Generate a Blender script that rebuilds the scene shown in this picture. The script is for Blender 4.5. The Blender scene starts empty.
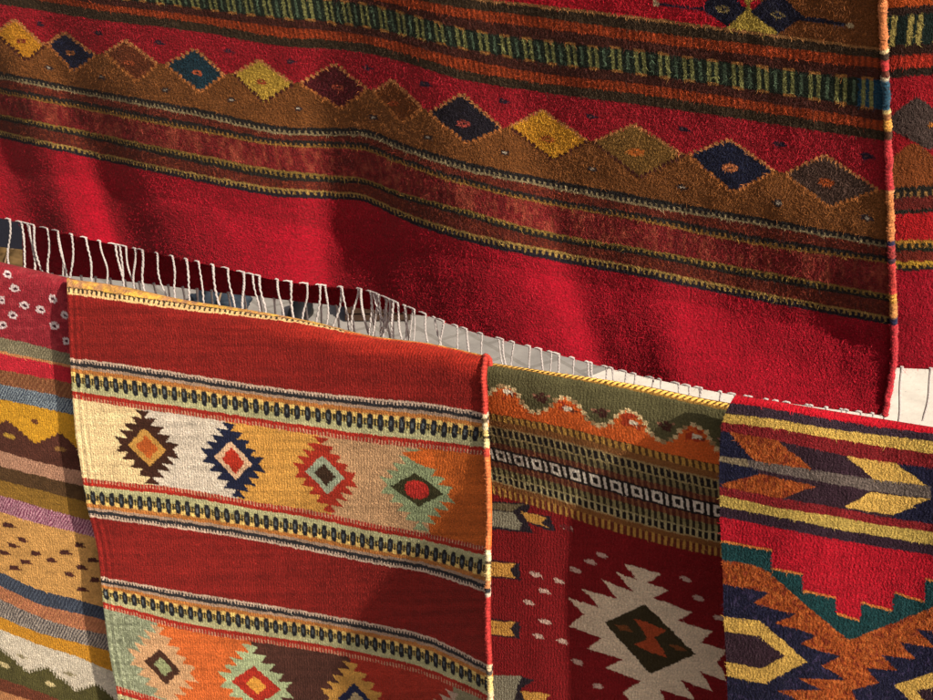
import bpy, math
import numpy as np
from mathutils import Vector

rng = np.random.default_rng(7)
R = math.radians
scene = bpy.context.scene

# ------------------------------------------------------------------ camera
W, H, F = 933.0, 700.0, 1600.0          # photo frame and focal length in photo pixels
CAM = np.array([1.0, -1.83, 2.15])
PITCH, YAW = 24.5, 29.0
cam_d = bpy.data.cameras.new("camera")
cam = bpy.data.objects.new("camera", cam_d)
scene.collection.objects.link(cam)
cam.location = CAM
cam.rotation_euler = (R(90 - PITCH), 0, R(YAW))
cam_d.sensor_width = 36.0
cam_d.lens = 36.0 * F / W
cam_d.clip_start, cam_d.clip_end = 0.05, 500
scene.camera = cam

# ------------------------------------------------------------------ light
SUN_EL, SUN_AZ = 35.0, 67.0             # elevation, and turn to the right of the line's normal
sun_dir = Vector((math.cos(R(SUN_EL)) * math.sin(R(SUN_AZ)),
                  -math.cos(R(SUN_EL)) * math.cos(R(SUN_AZ)), math.sin(R(SUN_EL))))
sd = bpy.data.lights.new("sun", 'SUN')
sd.energy, sd.angle, sd.color = 5.0, R(0.8), (1.0, 0.88, 0.72)
sun = bpy.data.objects.new("sun", sd)
scene.collection.objects.link(sun)
sun.rotation_euler = sun_dir.to_track_quat('Z', 'Y').to_euler()
world = bpy.data.worlds.new("World")
scene.world = world
world.use_nodes = True
wn = world.node_tree
sky = wn.nodes.new("ShaderNodeTexSky")
sky.sky_type = 'NISHITA'
sky.sun_disc = False
sky.air_density, sky.dust_density, sky.ozone_density = 0.4, 6.0, 0.2
sky.sun_elevation = R(SUN_EL)
sky.sun_rotation = math.atan2(sun_dir.x, sun_dir.y)
wn.nodes["Background"].inputs["Strength"].default_value = 0.072
wn.links.new(sky.outputs[0], wn.nodes["Background"].inputs["Color"])
scene.view_settings.view_transform = 'Standard'
scene.view_settings.look = 'None'
scene.view_settings.exposure = 0.12
scene.view_settings.gamma = 1.0

# ------------------------------------------------------------------ helpers
a, p = R(YAW), R(PITCH)
FWD = np.array([-math.sin(a) * math.cos(p), math.cos(a) * math.cos(p), -math.sin(p)])
RGT = np.array([math.cos(a), math.sin(a), 0.0])
UPV = np.cross(RGT, FWD)


def ray(px, py):
    px = np.asarray(px, float)[..., None]
    py = np.asarray(py, float)[..., None]
    return FWD + RGT * (px - W / 2) / F - UPV * (py - H / 2) / F


def on_wall(px, py, y):
    """world point seen at a place of the photo, lying on the hanging plane at depth y"""
    r = ray(px, py)
    t = (y - CAM[1]) / r[..., 1]
    return CAM + r * t[..., None]


def on_ground(px, py, z=0.0):
    r = ray(px, py)
    t = (z - CAM[2]) / r[..., 2]
    return CAM + r * t[..., None]


def lin(c):
    c = np.asarray(c, float) / 255.0
    return np.where(c <= 0.04045, c / 12.92, ((c + 0.055) / 1.055) ** 2.4)


def vnoise(x, y, seed):
    """smooth value noise in [-1,1]"""
    g = np.random.default_rng(seed).uniform(-1, 1, (256, 256))
    xi, yi = np.floor(x).astype(int), np.floor(y).astype(int)
    fx, fy = x - xi, y - yi
    fx, fy = fx * fx * (3 - 2 * fx), fy * fy * (3 - 2 * fy)
    x0, x1, y0, y1 = xi % 256, (xi + 1) % 256, yi % 256, (yi + 1) % 256
    return (g[y0, x0] * (1 - fx) + g[y0, x1] * fx) * (1 - fy) + (g[y1, x0] * (1 - fx) + g[y1, x1] * fx) * fy


def sm(e0, e1, x):
    t = np.clip((x - e0) / (e1 - e0), 0, 1)
    return t * t * (3 - 2 * t)


def in_poly(x, y, pts):
    m = np.zeros(x.shape, bool)
    pts = np.asarray(pts, float)
    box = (x >= pts[:, 0].min()) & (x <= pts[:, 0].max()) & (y >= pts[:, 1].min()) & (y <= pts[:, 1].max())
    idx = np.nonzero(box)
    if len(idx[0]) == 0:
        return m
    xx, yy = x[idx], y[idx]
    c = np.zeros(xx.shape, bool)
    n = len(pts)
    for i in range(n):
        x0, y0 = pts[i]
        x1, y1 = pts[(i + 1) % n]
        if y0 == y1:
            continue
        c ^= ((y0 > yy) != (y1 > yy)) & (xx < (x1 - x0) * (yy - y0) / (y1 - y0) + x0)
    m[idx] = c
    return m


def curve_eval(kx, ky, x):
    """cubic through the knots, straight beyond the ends"""
    kx, ky = np.asarray(kx, float), np.asarray(ky, float)
    d = np.diff(ky) / np.diff(kx)
    m = np.empty_like(ky)
    m[0], m[-1] = d[0], d[-1]
    m[1:-1] = (d[:-1] + d[1:]) / 2
    i = np.clip(np.searchsorted(kx, x) - 1, 0, len(kx) - 2)
    h = kx[i + 1] - kx[i]
    t = (x - kx[i]) / h
    tc = np.clip(t, 0, 1)
    r = (ky[i] * (2 * tc**3 - 3 * tc**2 + 1) + h * m[i] * (tc**3 - 2 * tc**2 + tc)
         + ky[i + 1] * (-2 * tc**3 + 3 * tc**2) + h * m[i + 1] * (tc**3 - tc**2))
    return r + np.where(t < 0, t * h * m[0], 0) + np.where(t > 1, (t - 1) * h * m[-1], 0)


def add_mesh(name, verts, loops, starts, material, parent=None, col=None, uv=None, smooth=True):
    me = bpy.data.meshes.new(name)
    verts = np.asarray(verts, np.float32)
    me.vertices.add(len(verts))
    me.vertices.foreach_set("co", verts.ravel())
    loops = np.asarray(loops, np.int32)
    starts = np.asarray(starts, np.int32)
    me.loops.add(len(loops))
    me.loops.foreach_set("vertex_index", loops)
    me.polygons.add(len(starts))
    me.polygons.foreach_set("loop_start", starts)
    me.polygons.foreach_set("use_smooth", np.full(len(starts), smooth, bool))
    if col is not None:
        at = me.color_attributes.new("yarn", 'FLOAT_COLOR', 'POINT')
        c4 = np.ones((len(verts), 4), np.float32)
        c4[:, :3] = col
        at.data.foreach_set("color", c4.ravel())
    if uv is not None:
        at = me.attributes.new("weave", 'FLOAT_VECTOR', 'POINT')
        u3 = np.zeros((len(verts), 3), np.float32)
        u3[:, :2] = uv
        at.data.foreach_set("vector", u3.ravel())
    me.update(calc_edges=True)
    me.validate()
    me.materials.append(material)
    o = bpy.data.objects.new(name, me)
    scene.collection.objects.link(o)
    if parent is not None:
        o.parent = parent
        o.matrix_parent_inverse = parent.matrix_basis.inverted()
    return o


class Bag:
    """collects quads and triangles into one mesh"""
    def __init__(self):
        self.v, self.c, self.u, self.f, self.n = [], [], [], [], 0

    def add(self, v, faces, col=None, uv=None):
        v = np.asarray(v, float).reshape(-1, 3)
        faces = np.asarray(faces, int)
        self.v.append(v)
        self.c.append(np.broadcast_to(np.asarray((0.5, 0.5, 0.5) if col is None else col, float), v.shape))
        self.u.append(np.zeros((len(v), 2)) if uv is None else np.asarray(uv, float).reshape(-1, 2))
        self.f.append(faces + self.n)
        self.n += len(v)

    def grid(self, P, col=None, uv=None, close_v=False):
        nr, nc = P.shape[:2]
        i = np.arange(nr * nc).reshape(nr, nc)
        q = np.stack([i[:-1, :-1], i[1:, :-1], i[1:, 1:], i[:-1, 1:]], -1).reshape(-1, 4)
        if close_v:
            j = np.stack([i[:-1, -1], i[1:, -1], i[1:, 0], i[:-1, 0]], -1)
            q = np.concatenate([q, j])
        self.add(P, q, None if col is None else np.asarray(col).reshape(-1, 3) if np.ndim(col) > 1 else col, uv)

    def tube(self, path, rad, col=None, n=7, caps=True):
        path = np.asarray(path, float)
        rad = np.broadcast_to(np.asarray(rad, float), (len(path),))
        t = np.gradient(path, axis=0)
        t /= np.linalg.norm(t, axis=1, keepdims=True) + 1e-12
        ref = np.array([0.31, -0.9, 0.3]) if abs(t[0] @ np.array([0.31, -0.9, 0.3])) < 0.9 else np.array([1.0, 0, 0])
        s = np.cross(t, ref)
        s /= np.linalg.norm(s, axis=1, keepdims=True) + 1e-12
        b = np.cross(t, s)
        an = np.linspace(0, 2 * np.pi, n, endpoint=False)
        P = path[:, None] + rad[:, None, None] * (s[:, None] * np.cos(an)[None, :, None] + b[:, None] * np.sin(an)[None, :, None])
        cc = None
        if col is not None:
            cc = np.broadcast_to(np.asarray(col, float)[:, None] if np.ndim(col) > 1 else np.asarray(col, float), P.shape)
        self.grid(P, cc, close_v=True)
        if caps:
            for k in (0, -1):
                base = P[k]
                v = np.concatenate([base, path[k][None]])
                f = [[j, (j + 1) % n, n, n] for j in range(n)]
                c = None if col is None else np.broadcast_to(cc[k][0], v.shape)
                self.add(v, np.array(f), c)

    def build(self, name, material, parent=None, smooth=True):
        v, c, u = np.concatenate(self.v), np.concatenate(self.c), np.concatenate(self.u)
        loops, starts, n = [], [], 0
        for f in self.f:
            if f.shape[1] == 4:
                tri = f[:, 2] == f[:, 3]
                if tri.any():
                    ft = f[tri][:, :3]
                    loops.append(ft.ravel()); starts.append(n + 3 * np.arange(len(ft))); n += 3 * len(ft)
                    f = f[~tri]
            if len(f):
                k = f.shape[1]
                loops.append(f.ravel()); starts.append(n + k * np.arange(len(f))); n += k * len(f)
        return add_mesh(name, v, np.concatenate(loops), np.concatenate(starts), material, parent, c, u, smooth)


def empty(name, label, cat, loc, group=None):
    o = bpy.data.objects.new(name, None)
    scene.collection.objects.link(o)
    o.location = loc
    o["label"], o["category"] = label, cat
    if group:
        o["group"] = group
    o.empty_display_size = 0.05
    return o


# ------------------------------------------------------------------ materials
def wool(name, bump=0.25, rib=3.2, sheen=0.25, fuzz=1.0, ribs=0.5):
    m = bpy.data.materials.new(name)
    m.use_nodes = True
    nt = m.node_tree
    bs = nt.nodes["Principled BSDF"]
    bs.inputs["Roughness"].default_value = 0.92
    bs.inputs["Specular IOR Level"].default_value = 0.12
    bs.inputs["Sheen Weight"].default_value = sheen
    bs.inputs["Sheen Roughness"].default_value = 0.5
    bs.inputs["Sheen Tint"].default_value = (1, 0.85, 0.7, 1)
    at = nt.nodes.new("ShaderNodeAttribute"); at.attribute_name = "yarn"
    uv = nt.nodes.new("ShaderNodeAttribute"); uv.attribute_name = "weave"
    # mottled yarn: fine flecks
    n1 = nt.nodes.new("ShaderNodeTexNoise"); n1.inputs["Scale"].default_value = 0.55; n1.inputs["Detail"].default_value = 3
    nt.links.new(uv.outputs["Vector"], n1.inputs["Vector"])
    mr = nt.nodes.new("ShaderNodeMapRange")
    mr.inputs["From Min"].default_value, mr.inputs["From Max"].default_value = 0.3, 0.7
    mr.inputs["To Min"].default_value, mr.inputs["To Max"].default_value = 1 - 0.22 * fuzz, 1 + 0.22 * fuzz
    nt.links.new(n1.outputs["Fac"], mr.inputs["Value"])
    mx = nt.nodes.new("ShaderNodeMix"); mx.data_type = 'RGBA'; mx.blend_type = 'MULTIPLY'
    mx.inputs["Factor"].default_value = 1
    nt.links.new(at.outputs["Color"], mx.inputs["A"])
    nt.links.new(mr.outputs["Result"], mx.inputs["B"])
    nt.links.new(mx.outputs["Result"], bs.inputs["Base Color"])
    # warp ribs and weft picks
    sx = nt.nodes.new("ShaderNodeSeparateXYZ"); nt.links.new(uv.outputs["Vector"], sx.inputs[0])

    n0 = nt.nodes.new('ShaderNodeTexNoise'); n0.inputs['Scale'].default_value = 0.12; n0.inputs['Detail'].default_value = 3
    nt.links.new(uv.outputs['Vector'], n0.inputs['Vector'])

    def wave(src, period):
        k = nt.nodes.new("ShaderNodeMath"); k.operation = 'MULTIPLY'; k.inputs[1].default_value = 2 * math.pi / period
        ds = nt.nodes.new('ShaderNodeMath'); ds.operation = 'MULTIPLY_ADD'; ds.inputs[1].default_value = period * 1.6
        nt.links.new(n0.outputs['Fac'], ds.inputs[0]); nt.links.new(src, ds.inputs[2])
        nt.links.new(ds.outputs[0], k.inputs[0])
        s = nt.nodes.new("ShaderNodeMath"); s.operation = 'SINE'; nt.links.new(k.outputs[0], s.inputs[0])
        return s.outputs[0]
    w1, w2 = wave(sx.outputs["X"], rib), wave(sx.outputs["Y"], 1.9)
    ad = nt.nodes.new("ShaderNodeMath"); ad.operation = 'MULTIPLY_ADD'; ad.inputs[1].default_value = 0.5
    nt.links.new(w2, ad.inputs[0]); nt.links.new(w1, ad.inputs[2])
    sf = nt.nodes.new('ShaderNodeMath'); sf.operation = 'MULTIPLY'; sf.inputs[1].default_value = ribs
    nt.links.new(ad.outputs[0], sf.inputs[0])
    n2 = nt.nodes.new("ShaderNodeTexNoise"); n2.inputs["Scale"].default_value = 0.7; n2.inputs["Detail"].default_value = 4
    nt.links.new(uv.outputs["Vector"], n2.inputs["Vector"])
    ad2 = nt.nodes.new("ShaderNodeMath"); ad2.operation = 'MULTIPLY_ADD'; ad2.inputs[1].default_value = 4.0 * fuzz
    nt.links.new(n2.outputs["Fac"], ad2.inputs[0]); nt.links.new(sf.outputs[0], ad2.inputs[2])
    bp = nt.nodes.new("ShaderNodeBump"); bp.inputs["Strength"].default_value = bump
    bp.inputs["Distance"].default_value = 0.0012
    nt.links.new(ad2.outputs[0], bp.inputs["Height"])
    nt.links.new(bp.outputs["Normal"], bs.inputs["Normal"])
    return m


M_SHAGGY = wool("shaggy_wool", 0.55, 4.2, 0.10, 1.4, 0.2)
M_FLAT = wool("flatwoven_wool", 0.5, 3.4, 0.04, 1.1, 0.4)


def plain(name, c, rough=0.9, var=0.25, scale=60.0, bump=0.3):
    m = bpy.data.materials.new(name)
    m.use_nodes = True
    nt = m.node_tree
    bs = nt.nodes["Principled BSDF"]
    bs.inputs["Roughness"].default_value = rough
    bs.inputs["Specular IOR Level"].default_value = 0.2
    tc = nt.nodes.new("ShaderNodeTexCoord")
    n = nt.nodes.new("ShaderNodeTexNoise"); n.inputs["Scale"].default_value = scale; n.inputs["Detail"].default_value = 5
    nt.links.new(tc.outputs["Object"], n.inputs["Vector"])
    mr = nt.nodes.new("ShaderNodeMapRange")
    mr.inputs["From Min"].default_value, mr.inputs["From Max"].default_value = 0.3, 0.7
    mr.inputs["To Min"].default_value, mr.inputs["To Max"].default_value = 1 - var, 1 + var
    nt.links.new(n.outputs["Fac"], mr.inputs["Value"])
    mx = nt.nodes.new("ShaderNodeMix"); mx.data_type = 'RGBA'; mx.blend_type = 'MULTIPLY'; mx.inputs["Factor"].default_value = 1
    mx.inputs["A"].default_value = (*lin(c), 1)
    nt.links.new(mr.outputs["Result"], mx.inputs["B"])
    nt.links.new(mx.outputs["Result"], bs.inputs["Base Color"])
    bp = nt.nodes.new("ShaderNodeBump"); bp.inputs["Strength"].default_value = bump; bp.inputs["Distance"].default_value = 0.002
    nt.links.new(n.outputs["Fac"], bp.inputs["Height"]); nt.links.new(bp.outputs["Normal"], bs.inputs["Normal"])
    return m


M_COTTON = plain("cotton_warp", (190, 183, 181), 0.95, 0.18, 400, 0.5)

# ------------------------------------------------------------------ pavement behind the rugs
def concrete(name, c0, c1, grit=0.7, slabs=None):
    m = bpy.data.materials.new(name)
    m.use_nodes = True
    nt = m.node_tree
    bs = nt.nodes["Principled BSDF"]
    bs.inputs["Roughness"].default_value = 0.9
    tc = nt.nodes.new("ShaderNodeTexCoord")
    n = nt.nodes.new("ShaderNodeTexNoise"); n.inputs["Scale"].default_value = 9; n.inputs["Detail"].default_value = 8
    n.inputs["Roughness"].default_value = 0.65
    v = nt.nodes.new("ShaderNodeTexVoronoi"); v.inputs["Scale"].default_value = 55
    nt.links.new(tc.outputs["Object"], n.inputs["Vector"]); nt.links.new(tc.outputs["Object"], v.inputs["Vector"])
    cr = nt.nodes.new("ShaderNodeValToRGB")
    cr.color_ramp.elements[0].position, cr.color_ramp.elements[0].color = 0.3, (*lin(c0), 1)
    cr.color_ramp.elements[1].position, cr.color_ramp.elements[1].color = 0.7, (*lin(c1), 1)
    nt.links.new(n.outputs["Fac"], cr.inputs["Fac"])
    sp = nt.nodes.new("ShaderNodeValToRGB")       # grit
    sp.color_ramp.elements[0].position, sp.color_ramp.elements[0].color = 0.06, (0.35, 0.33, 0.32, 1)
    sp.color_ramp.elements[1].position, sp.color_ramp.elements[1].color = 0.16, (1, 1, 1, 1)
    nt.links.new(v.outputs["Distance"], sp.inputs["Fac"])
    mx = nt.nodes.new("ShaderNodeMix"); mx.data_type = 'RGBA'; mx.blend_type = 'MULTIPLY'; mx.inputs["Factor"].default_value = grit
    nt.links.new(cr.outputs["Color"], mx.inputs["A"]); nt.links.new(sp.outputs["Color"], mx.inputs["B"])
    out = mx.outputs["Result"]
    hsock = n.outputs["Fac"]
    if slabs:
        br = nt.nodes.new("ShaderNodeTexBrick")
        br.inputs["Color1"].default_value = (0.95, 0.95, 0.95, 1); br.inputs["Color2"].default_value = (1.05, 1.04, 1.03, 1)
        br.inputs["Mortar"].default_value = (0.78, 0.77, 0.75, 1); br.inputs["Scale"].default_value = slabs
        br.inputs["Mortar Size"].default_value = 0.02
        mp = nt.nodes.new("ShaderNodeMapping"); mp.inputs["Rotation"].default_value = (0, 0, 0.45)
        nt.links.new(tc.outputs["Object"], mp.inputs["Vector"]); nt.links.new(mp.outputs["Vector"], br.inputs["Vector"])
        m2 = nt.nodes.new("ShaderNodeMix"); m2.data_type = 'RGBA'; m2.blend_type = 'MULTIPLY'; m2.inputs["Factor"].default_value = 1
        nt.links.new(out, m2.inputs["A"]); nt.links.new(br.outputs["Color"], m2.inputs["B"])
        out = m2.outputs["Result"]
    nt.links.new(out, bs.inputs["Base Color"])
    bp = nt.nodes.new("ShaderNodeBump"); bp.inputs["Strength"].default_value = 0.4; bp.inputs["Distance"].default_value = 0.01
    nt.links.new(hsock, bp.inputs["Height"]); nt.links.new(bp.outputs["Normal"], bs.inputs["Normal"])
    return m


def make_pavement():
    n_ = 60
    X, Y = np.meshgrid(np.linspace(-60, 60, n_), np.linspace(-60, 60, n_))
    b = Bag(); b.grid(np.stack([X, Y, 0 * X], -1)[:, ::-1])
    o = b.build("pavement", concrete("shade_toned_paving", (138, 134, 130), (166, 162, 157), 0.4, 2.2))  # slabs in a grey that stands in for shade on the ground
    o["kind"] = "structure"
    # path: added low slab, its white standing in for sunlit ground
    b = Bag()
    x0, x1, y0, y1, h = -0.80, 6.0, 1.3, 9.0, 0.03
    nx, ny = 40, 40
    e = np.linspace(y0, y1, ny)
    edge = x0 + 0.35 * (e - 2.33)
    X = edge[:, None] + (x1 - edge[:, None]) * np.linspace(0, 1, nx)[None]
    Y = np.repeat(e[:, None], nx, 1)
    P = np.stack([X, Y, 0 * X + h], -1)
    b.grid(P[:, ::-1][:, ::-1])
    low = P[:, 0] * np.array([1, 1, 0]) + np.array([0, 0, -0.01])
    b.grid(np.stack([low, P[:, 0]]))
    low = P[0] * np.array([1, 1, 0]) + np.array([0, 0, -0.01])
    b.grid(np.stack([P[0], low]))
    o = b.build("path", concrete("sun_toned_concrete", (206, 199, 188), (236, 230, 218), 0.7))
    o["kind"] = "structure"


make_pavement()


def lumpy(name, label, cat, px, py, wid, dep, hgt, color, rot=0.0, seed=1, tie=True):
    """soft bundle of cloth lying on the pavement"""
    c = on_ground(px, py)
    root = empty(name, label, cat, c)
    n, mseg = 26, 44
    th = np.linspace(0.0, np.pi, n)[:, None]
    ph = np.linspace(0, 2 * np.pi, mseg, endpoint=False)[None]
    rr = np.sin(th) ** 0.75
    x, y, z = rr * np.cos(ph), rr * np.sin(ph), (np.cos(th) + 0 * ph)
    bump = 1 + 0.16 * vnoise(3 * x + 9 + seed, 3 * y + 2 * z + 9, seed) + 0.1 * vnoise(7 * x + 20, 7 * y + 5 * z + 20, seed + 1)
    x, y, z = x * wid / 2 * bump, y * dep / 2 * bump, np.maximum((z * 0.5 + 0.5) * hgt * bump, 0.002)
    ca, sa = math.cos(rot), math.sin(rot)
    P = np.stack([c[0] + x * ca - y * sa, c[1] + x * sa + y * ca, c[2] + z], -1)
    b = Bag(); b.grid(P, close_v=True)
    b.build("cloth", plain(name + "_cloth", color, 0.85, 0.3, 30, 0.5), root)
    if tie:
        b = Bag()
        an = np.linspace(0, 2 * np.pi, 30)
        k = 0.25 * wid
        path = np.stack([c[0] + k * np.cos(rot) * 0.3 + 0.52 * dep * np.cos(an) * -sa, c[1] + 0.52 * dep * np.cos(an) * ca,
                         c[2] + hgt * 0.5 + 0.54 * hgt * np.sin(an)], -1)
        b.tube(path, 0.004)
        b.build("tie_cord", plain(name + "_tie", (120, 100, 80)), root)
    return root


lumpy("cloth_bundle", "brown straw-coloured bundle on the pavement at far left, behind the fringe", "bundle",
      12, 272, 0.15, 0.12, 0.085, (92, 72, 44), 0.3, 3)
lumpy("cloth_bundle", "slate blue-grey cloth bundle on the pavement, seen through the fringe left of the black shoe", "bundle",
      222, 312, 0.20, 0.12, 0.085, (44, 54, 66), 0.3, 5)


def shoe():
    c = on_ground(300, 318)
    root = empty("black_shoe", "small black slip-on shape tilted on the grey pavement, seen between two fringe strands", "shoe", c)
    t = np.linspace(0, 1, 22)[:, None]
    ph = np.linspace(0, 2 * np.pi, 20, endpoint=False)[None]
    wid = 0.028 * (0.5 + 0.8 * np.sin(np.pi * (0.15 + 0.75 * t)))
    hg = 0.034 - 0.018 * sm(0.3, 0.9, t)
    prof = np.clip(np.sin(np.pi * np.clip(t, 0.015, 0.985)), 0, 1) ** 0.35
    u = (t - 0.5) * 0.17
    w_ = wid * prof * np.cos(ph)
    z = np.maximum(hg * (1 + np.sin(ph)) * prof, 0.006)
    d = np.array([0.16, -0.98]); e = np.array([0.98, 0.16])
    P = np.stack([c[0] + u * d[0] + w_ * e[0], c[1] + u * d[1] + w_ * e[1], c[2] + z], -1)
    b = Bag(); b.grid(P, close_v=True)
    b.build("upper", plain("shoe_leather", (22, 23, 27), 0.6, 0.2, 50), root)
    P2 = np.stack([c[0] + u * d[0] + 1.08 * w_ * e[0], c[1] + u * d[1] + 1.08 * w_ * e[1], c[2] + 0.002 + 0.006 * (1 + np.sin(ph)) + 0 * t], -1)
    b = Bag(); b.grid(P2, close_v=True)
    b.build("sole", plain("shoe_sole", (40, 38, 36)), root)


shoe()


def crate():
    c = on_ground(378, 322)
    root = empty("wooden_crate", "low dark slatted wooden crate on the grey pavement behind the tangled fringe", "crate", c)
    mw = plain("crate_wood", (58, 42, 32), 0.85, 0.35, 25, 0.4)
    ux, uy = np.array([0.87, 0.49, 0]), np.array([-0.49, 0.87, 0])

    def board(name, o, sx, sy, sz):
        v = []
        for k in range(8):
            v.append(c + ux * (o[0] + sx * ((k & 1) - .5)) + uy * (o[1] + sy * ((k >> 1 & 1) - .5)) + np.array([0, 0, o[2] + sz * (k >> 2 & 1)]))
        f = [[0, 2, 3, 1], [4, 5, 7, 6], [0, 1, 5, 4], [2, 6, 7, 3], [0, 4, 6, 2], [1, 3, 7, 5]]
        b = Bag(); b.add(np.array(v), np.array(f)); b.build(name, mw, root, False)
    for k in range(3):
        board("slat", (0, 0, 0.008 + 0.026 * k), 0.22, 0.010, 0.018)
        board("slat", (0, 0.14, 0.008 + 0.026 * k), 0.22, 0.010, 0.018)
        board("slat", (-0.104, 0.07, 0.008 + 0.026 * k), 0.010, 0.128, 0.018)
        board("slat", (0.104, 0.07, 0.008 + 0.026 * k), 0.010, 0.128, 0.018)
    for sx in (-0.094, 0.094):
        for sy in (0.011, 0.129):
            board("corner_post", (sx, sy, 0), 0.010, 0.011, 0.09)
    board("bottom_board", (0, 0.07, 0.002), 0.19, 0.116, 0.006)


crate()


# ------------------------------------------------------------------ rugs
class Rug:
    def __init__(self, kx, lines, left, right, y0, depth, step=0.8, fold_r=0.0, nub=0.0003, seed=1, wrinkle=0.0016):
        self.kx, self.lines = np.asarray(kx, float), np.asarray(lines, float)
        self.left, self.right, self.y0, self.seed = left, right, y0, seed
        nl = len(self.lines)
        mid = self.lines.mean(axis=1)
        vs = [np.array([0.0])]
        if fold_r:
            vs.append(np.array([0.02, 0.06, 0.15, 0.3, 0.5, 0.75]) / max(1, mid[1] - mid[0]))
        for i in range(nl - 1):
            n = max(2, int(round(max(self.lines[i + 1] - self.lines[i]) / step)))
            vs.append(i + np.arange(1, n + 1) / n)
        self.v = np.unique(np.concatenate(vs))
        wid = max(np.interp(y, right[1], right[0]) - np.interp(y, left[1], left[0]) for y in (right[1][0], right[1][-1]))
        self.s = np.linspace(0, 1, int(wid / step) + 1)
        S, V = np.meshgrid(self.s, self.v)
        X, Y = self.place(S, V)
        self.S, self.V, self.X, self.Y = S, V, X, Y
        D = depth(X, Y, S, V)
        D = D + wrinkle * (vnoise(X / 42 + 3, Y / 60 + 9, seed + 80) + 0.45 * vnoise(X / 15 + 5, Y / 19 + 2, seed + 81))
        self.fold_r = fold_r
        if fold_r:
            top = self.yat(0 * V, X)
            tau = R(21)
            phi = np.linspace(0, np.pi / 2 + tau, 200)
            hh = fold_r * ((1 + math.sin(tau)) - (np.sin(phi) * math.cos(tau) + (1 - np.cos(phi)) * math.sin(tau)))
            off = fold_r * (1 - np.cos(phi))
            sc = 2.35 / F
            self.Doff = np.interp((Y - top) * sc, hh[::-1], off[::-1], right=0.0)
            D = D - self.Doff
        r2 = np.random.default_rng(seed)
        D = D + nub * r2.normal(0, 1, D.shape)
        self.D = D
        self.P = on_wall(X, Y, y0 - D)
        # lookups wobble a little, as hand woven edges do
        self.Xw = self.P[..., 0]
        r = r2.uniform(-1, 1, (len(self.v) // 2 + 2, len(self.s) // 4 + 2))
        ii = (np.arange(len(self.v)) // 2)[:, None]
        jj = (np.arange(len(self.s)) // 4)[None]
        self.jx = r[ii, jj] * 0.9 + vnoise(X / 7, Y / 5, seed + 5) * 0.8
        self.jy = vnoise(X / 5 + 40, Y / 9 + 7, seed + 6) * 0.55 + r2.uniform(-.35, .35, X.shape)
        self.x, self.y = X + self.jx, Y + self.jy
        self.col = np.zeros(X.shape + (3,))
        # band index and fraction
        dv = np.gradient(self.yat(V, X), axis=0) / np.maximum(np.gradient(V, axis=0), 1e-6)
        self.vj = np.clip(V + self.jy / np.maximum(np.abs(dv), 2), 0, nl - 1.0001)

    def yat(self, v, x):
        nl = len(self.lines)
        i = np.clip(np.floor(v).astype(int), 0, nl - 2)
        out = np.zeros(np.broadcast(v, x).shape)
        i, v, x = np.broadcast_arrays(i, v, x)
        for k in range(nl - 1):
            m = i == k
            if m.any():
                y0 = curve_eval(self.kx, self.lines[k], x[m]); y1 = curve_eval(self.kx, self.lines[k + 1], x[m])
                out[m] = y0 + (y1 - y0) * (v[m] - k)
        return out

    def edge(self, e, y):
        return curve_eval(e[1], e[0], y)

    def place(self, S, V):
        X = np.full(S.shape, 300.0)
        X = self.left[0][0] + S * (self.right[0][0] - self.left[0][0])
        for _ in range(4):
            Y = self.yat(V, X)
            xl, xr = self.edge(self.left, Y), self.edge(self.right, Y)
            X = xl + S * (xr - xl)
        return X, self.yat(V, X)

    # painting -----------------------------------------------------
    def band(self, a_, b_):
        return (self.vj >= a_) & (self.vj < b_)

    def t(self, a_, b_):
        """0..1 across a run of bands"""
        Ya, Yb = self.yat(np.full_like(self.X, float(a_)), self.X), self.yat(np.full_like(self.X, float(b_)), self.X)
        return (self.y - Ya) / np.maximum(Yb - Ya, 1e-3)

    def paint(self, mask, c):
        self.col[mask] = lin(c)

    def poly(self, pts, c, extra=None):
        m = in_poly(self.x, self.y, pts)
        if extra is not None:
            m &= extra
        self.paint(m, c)

    def blob(self, x, y, rx, ry, c, tilt=0.15):
        m = (np.abs(self.x - x) < rx + 2) & (np.abs(self.y - y) < ry + 4)
        idx = np.nonzero(m)
        dx = self.x[idx] - x
        dy = self.y[idx] - y - tilt * dx
        if rx > 2.2:
            dx = np.round(dx / 1.7) * 1.7
            dy = np.round(dy / 1.5) * 1.5
        k = (dx / rx) ** 2 + (dy / ry) ** 2 < 1
        self.col[idx[0][k], idx[1][k]] = lin(c)

    def finish(self, parent, material, name="woven_panel", fibres=0, flen=(0.004, 0.010), fwid=0.00022, lift=0.35, back=True, back_len=0.45,
               var=0.13, streak=0.07, fcol=1.25, visible=None, push=0.02, dye=1.0):
        X, Y = self.X, self.Y
        sd_ = self.seed
        k = 1 + var * vnoise(X / 1.7, Y / 1.5, sd_ + 11) + var * 0.7 * vnoise(X / 6, Y / 4, sd_ + 12) + streak * vnoise(X / 60, Y / 3.0, sd_ + 13)
        k = k + 0.06 * vnoise(X / 45, Y / 40, sd_ + 14)
        col = np.clip(self.col * dye * np.clip(k, 0.5, 1.6)[..., None], 0.003, 0.9)
        uv = np.stack([(self.Xw - self.Xw.min()) * 620.0, Y], -1)
        b = Bag()
        b.grid(self.P, col, uv)
        P = self.P
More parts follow.
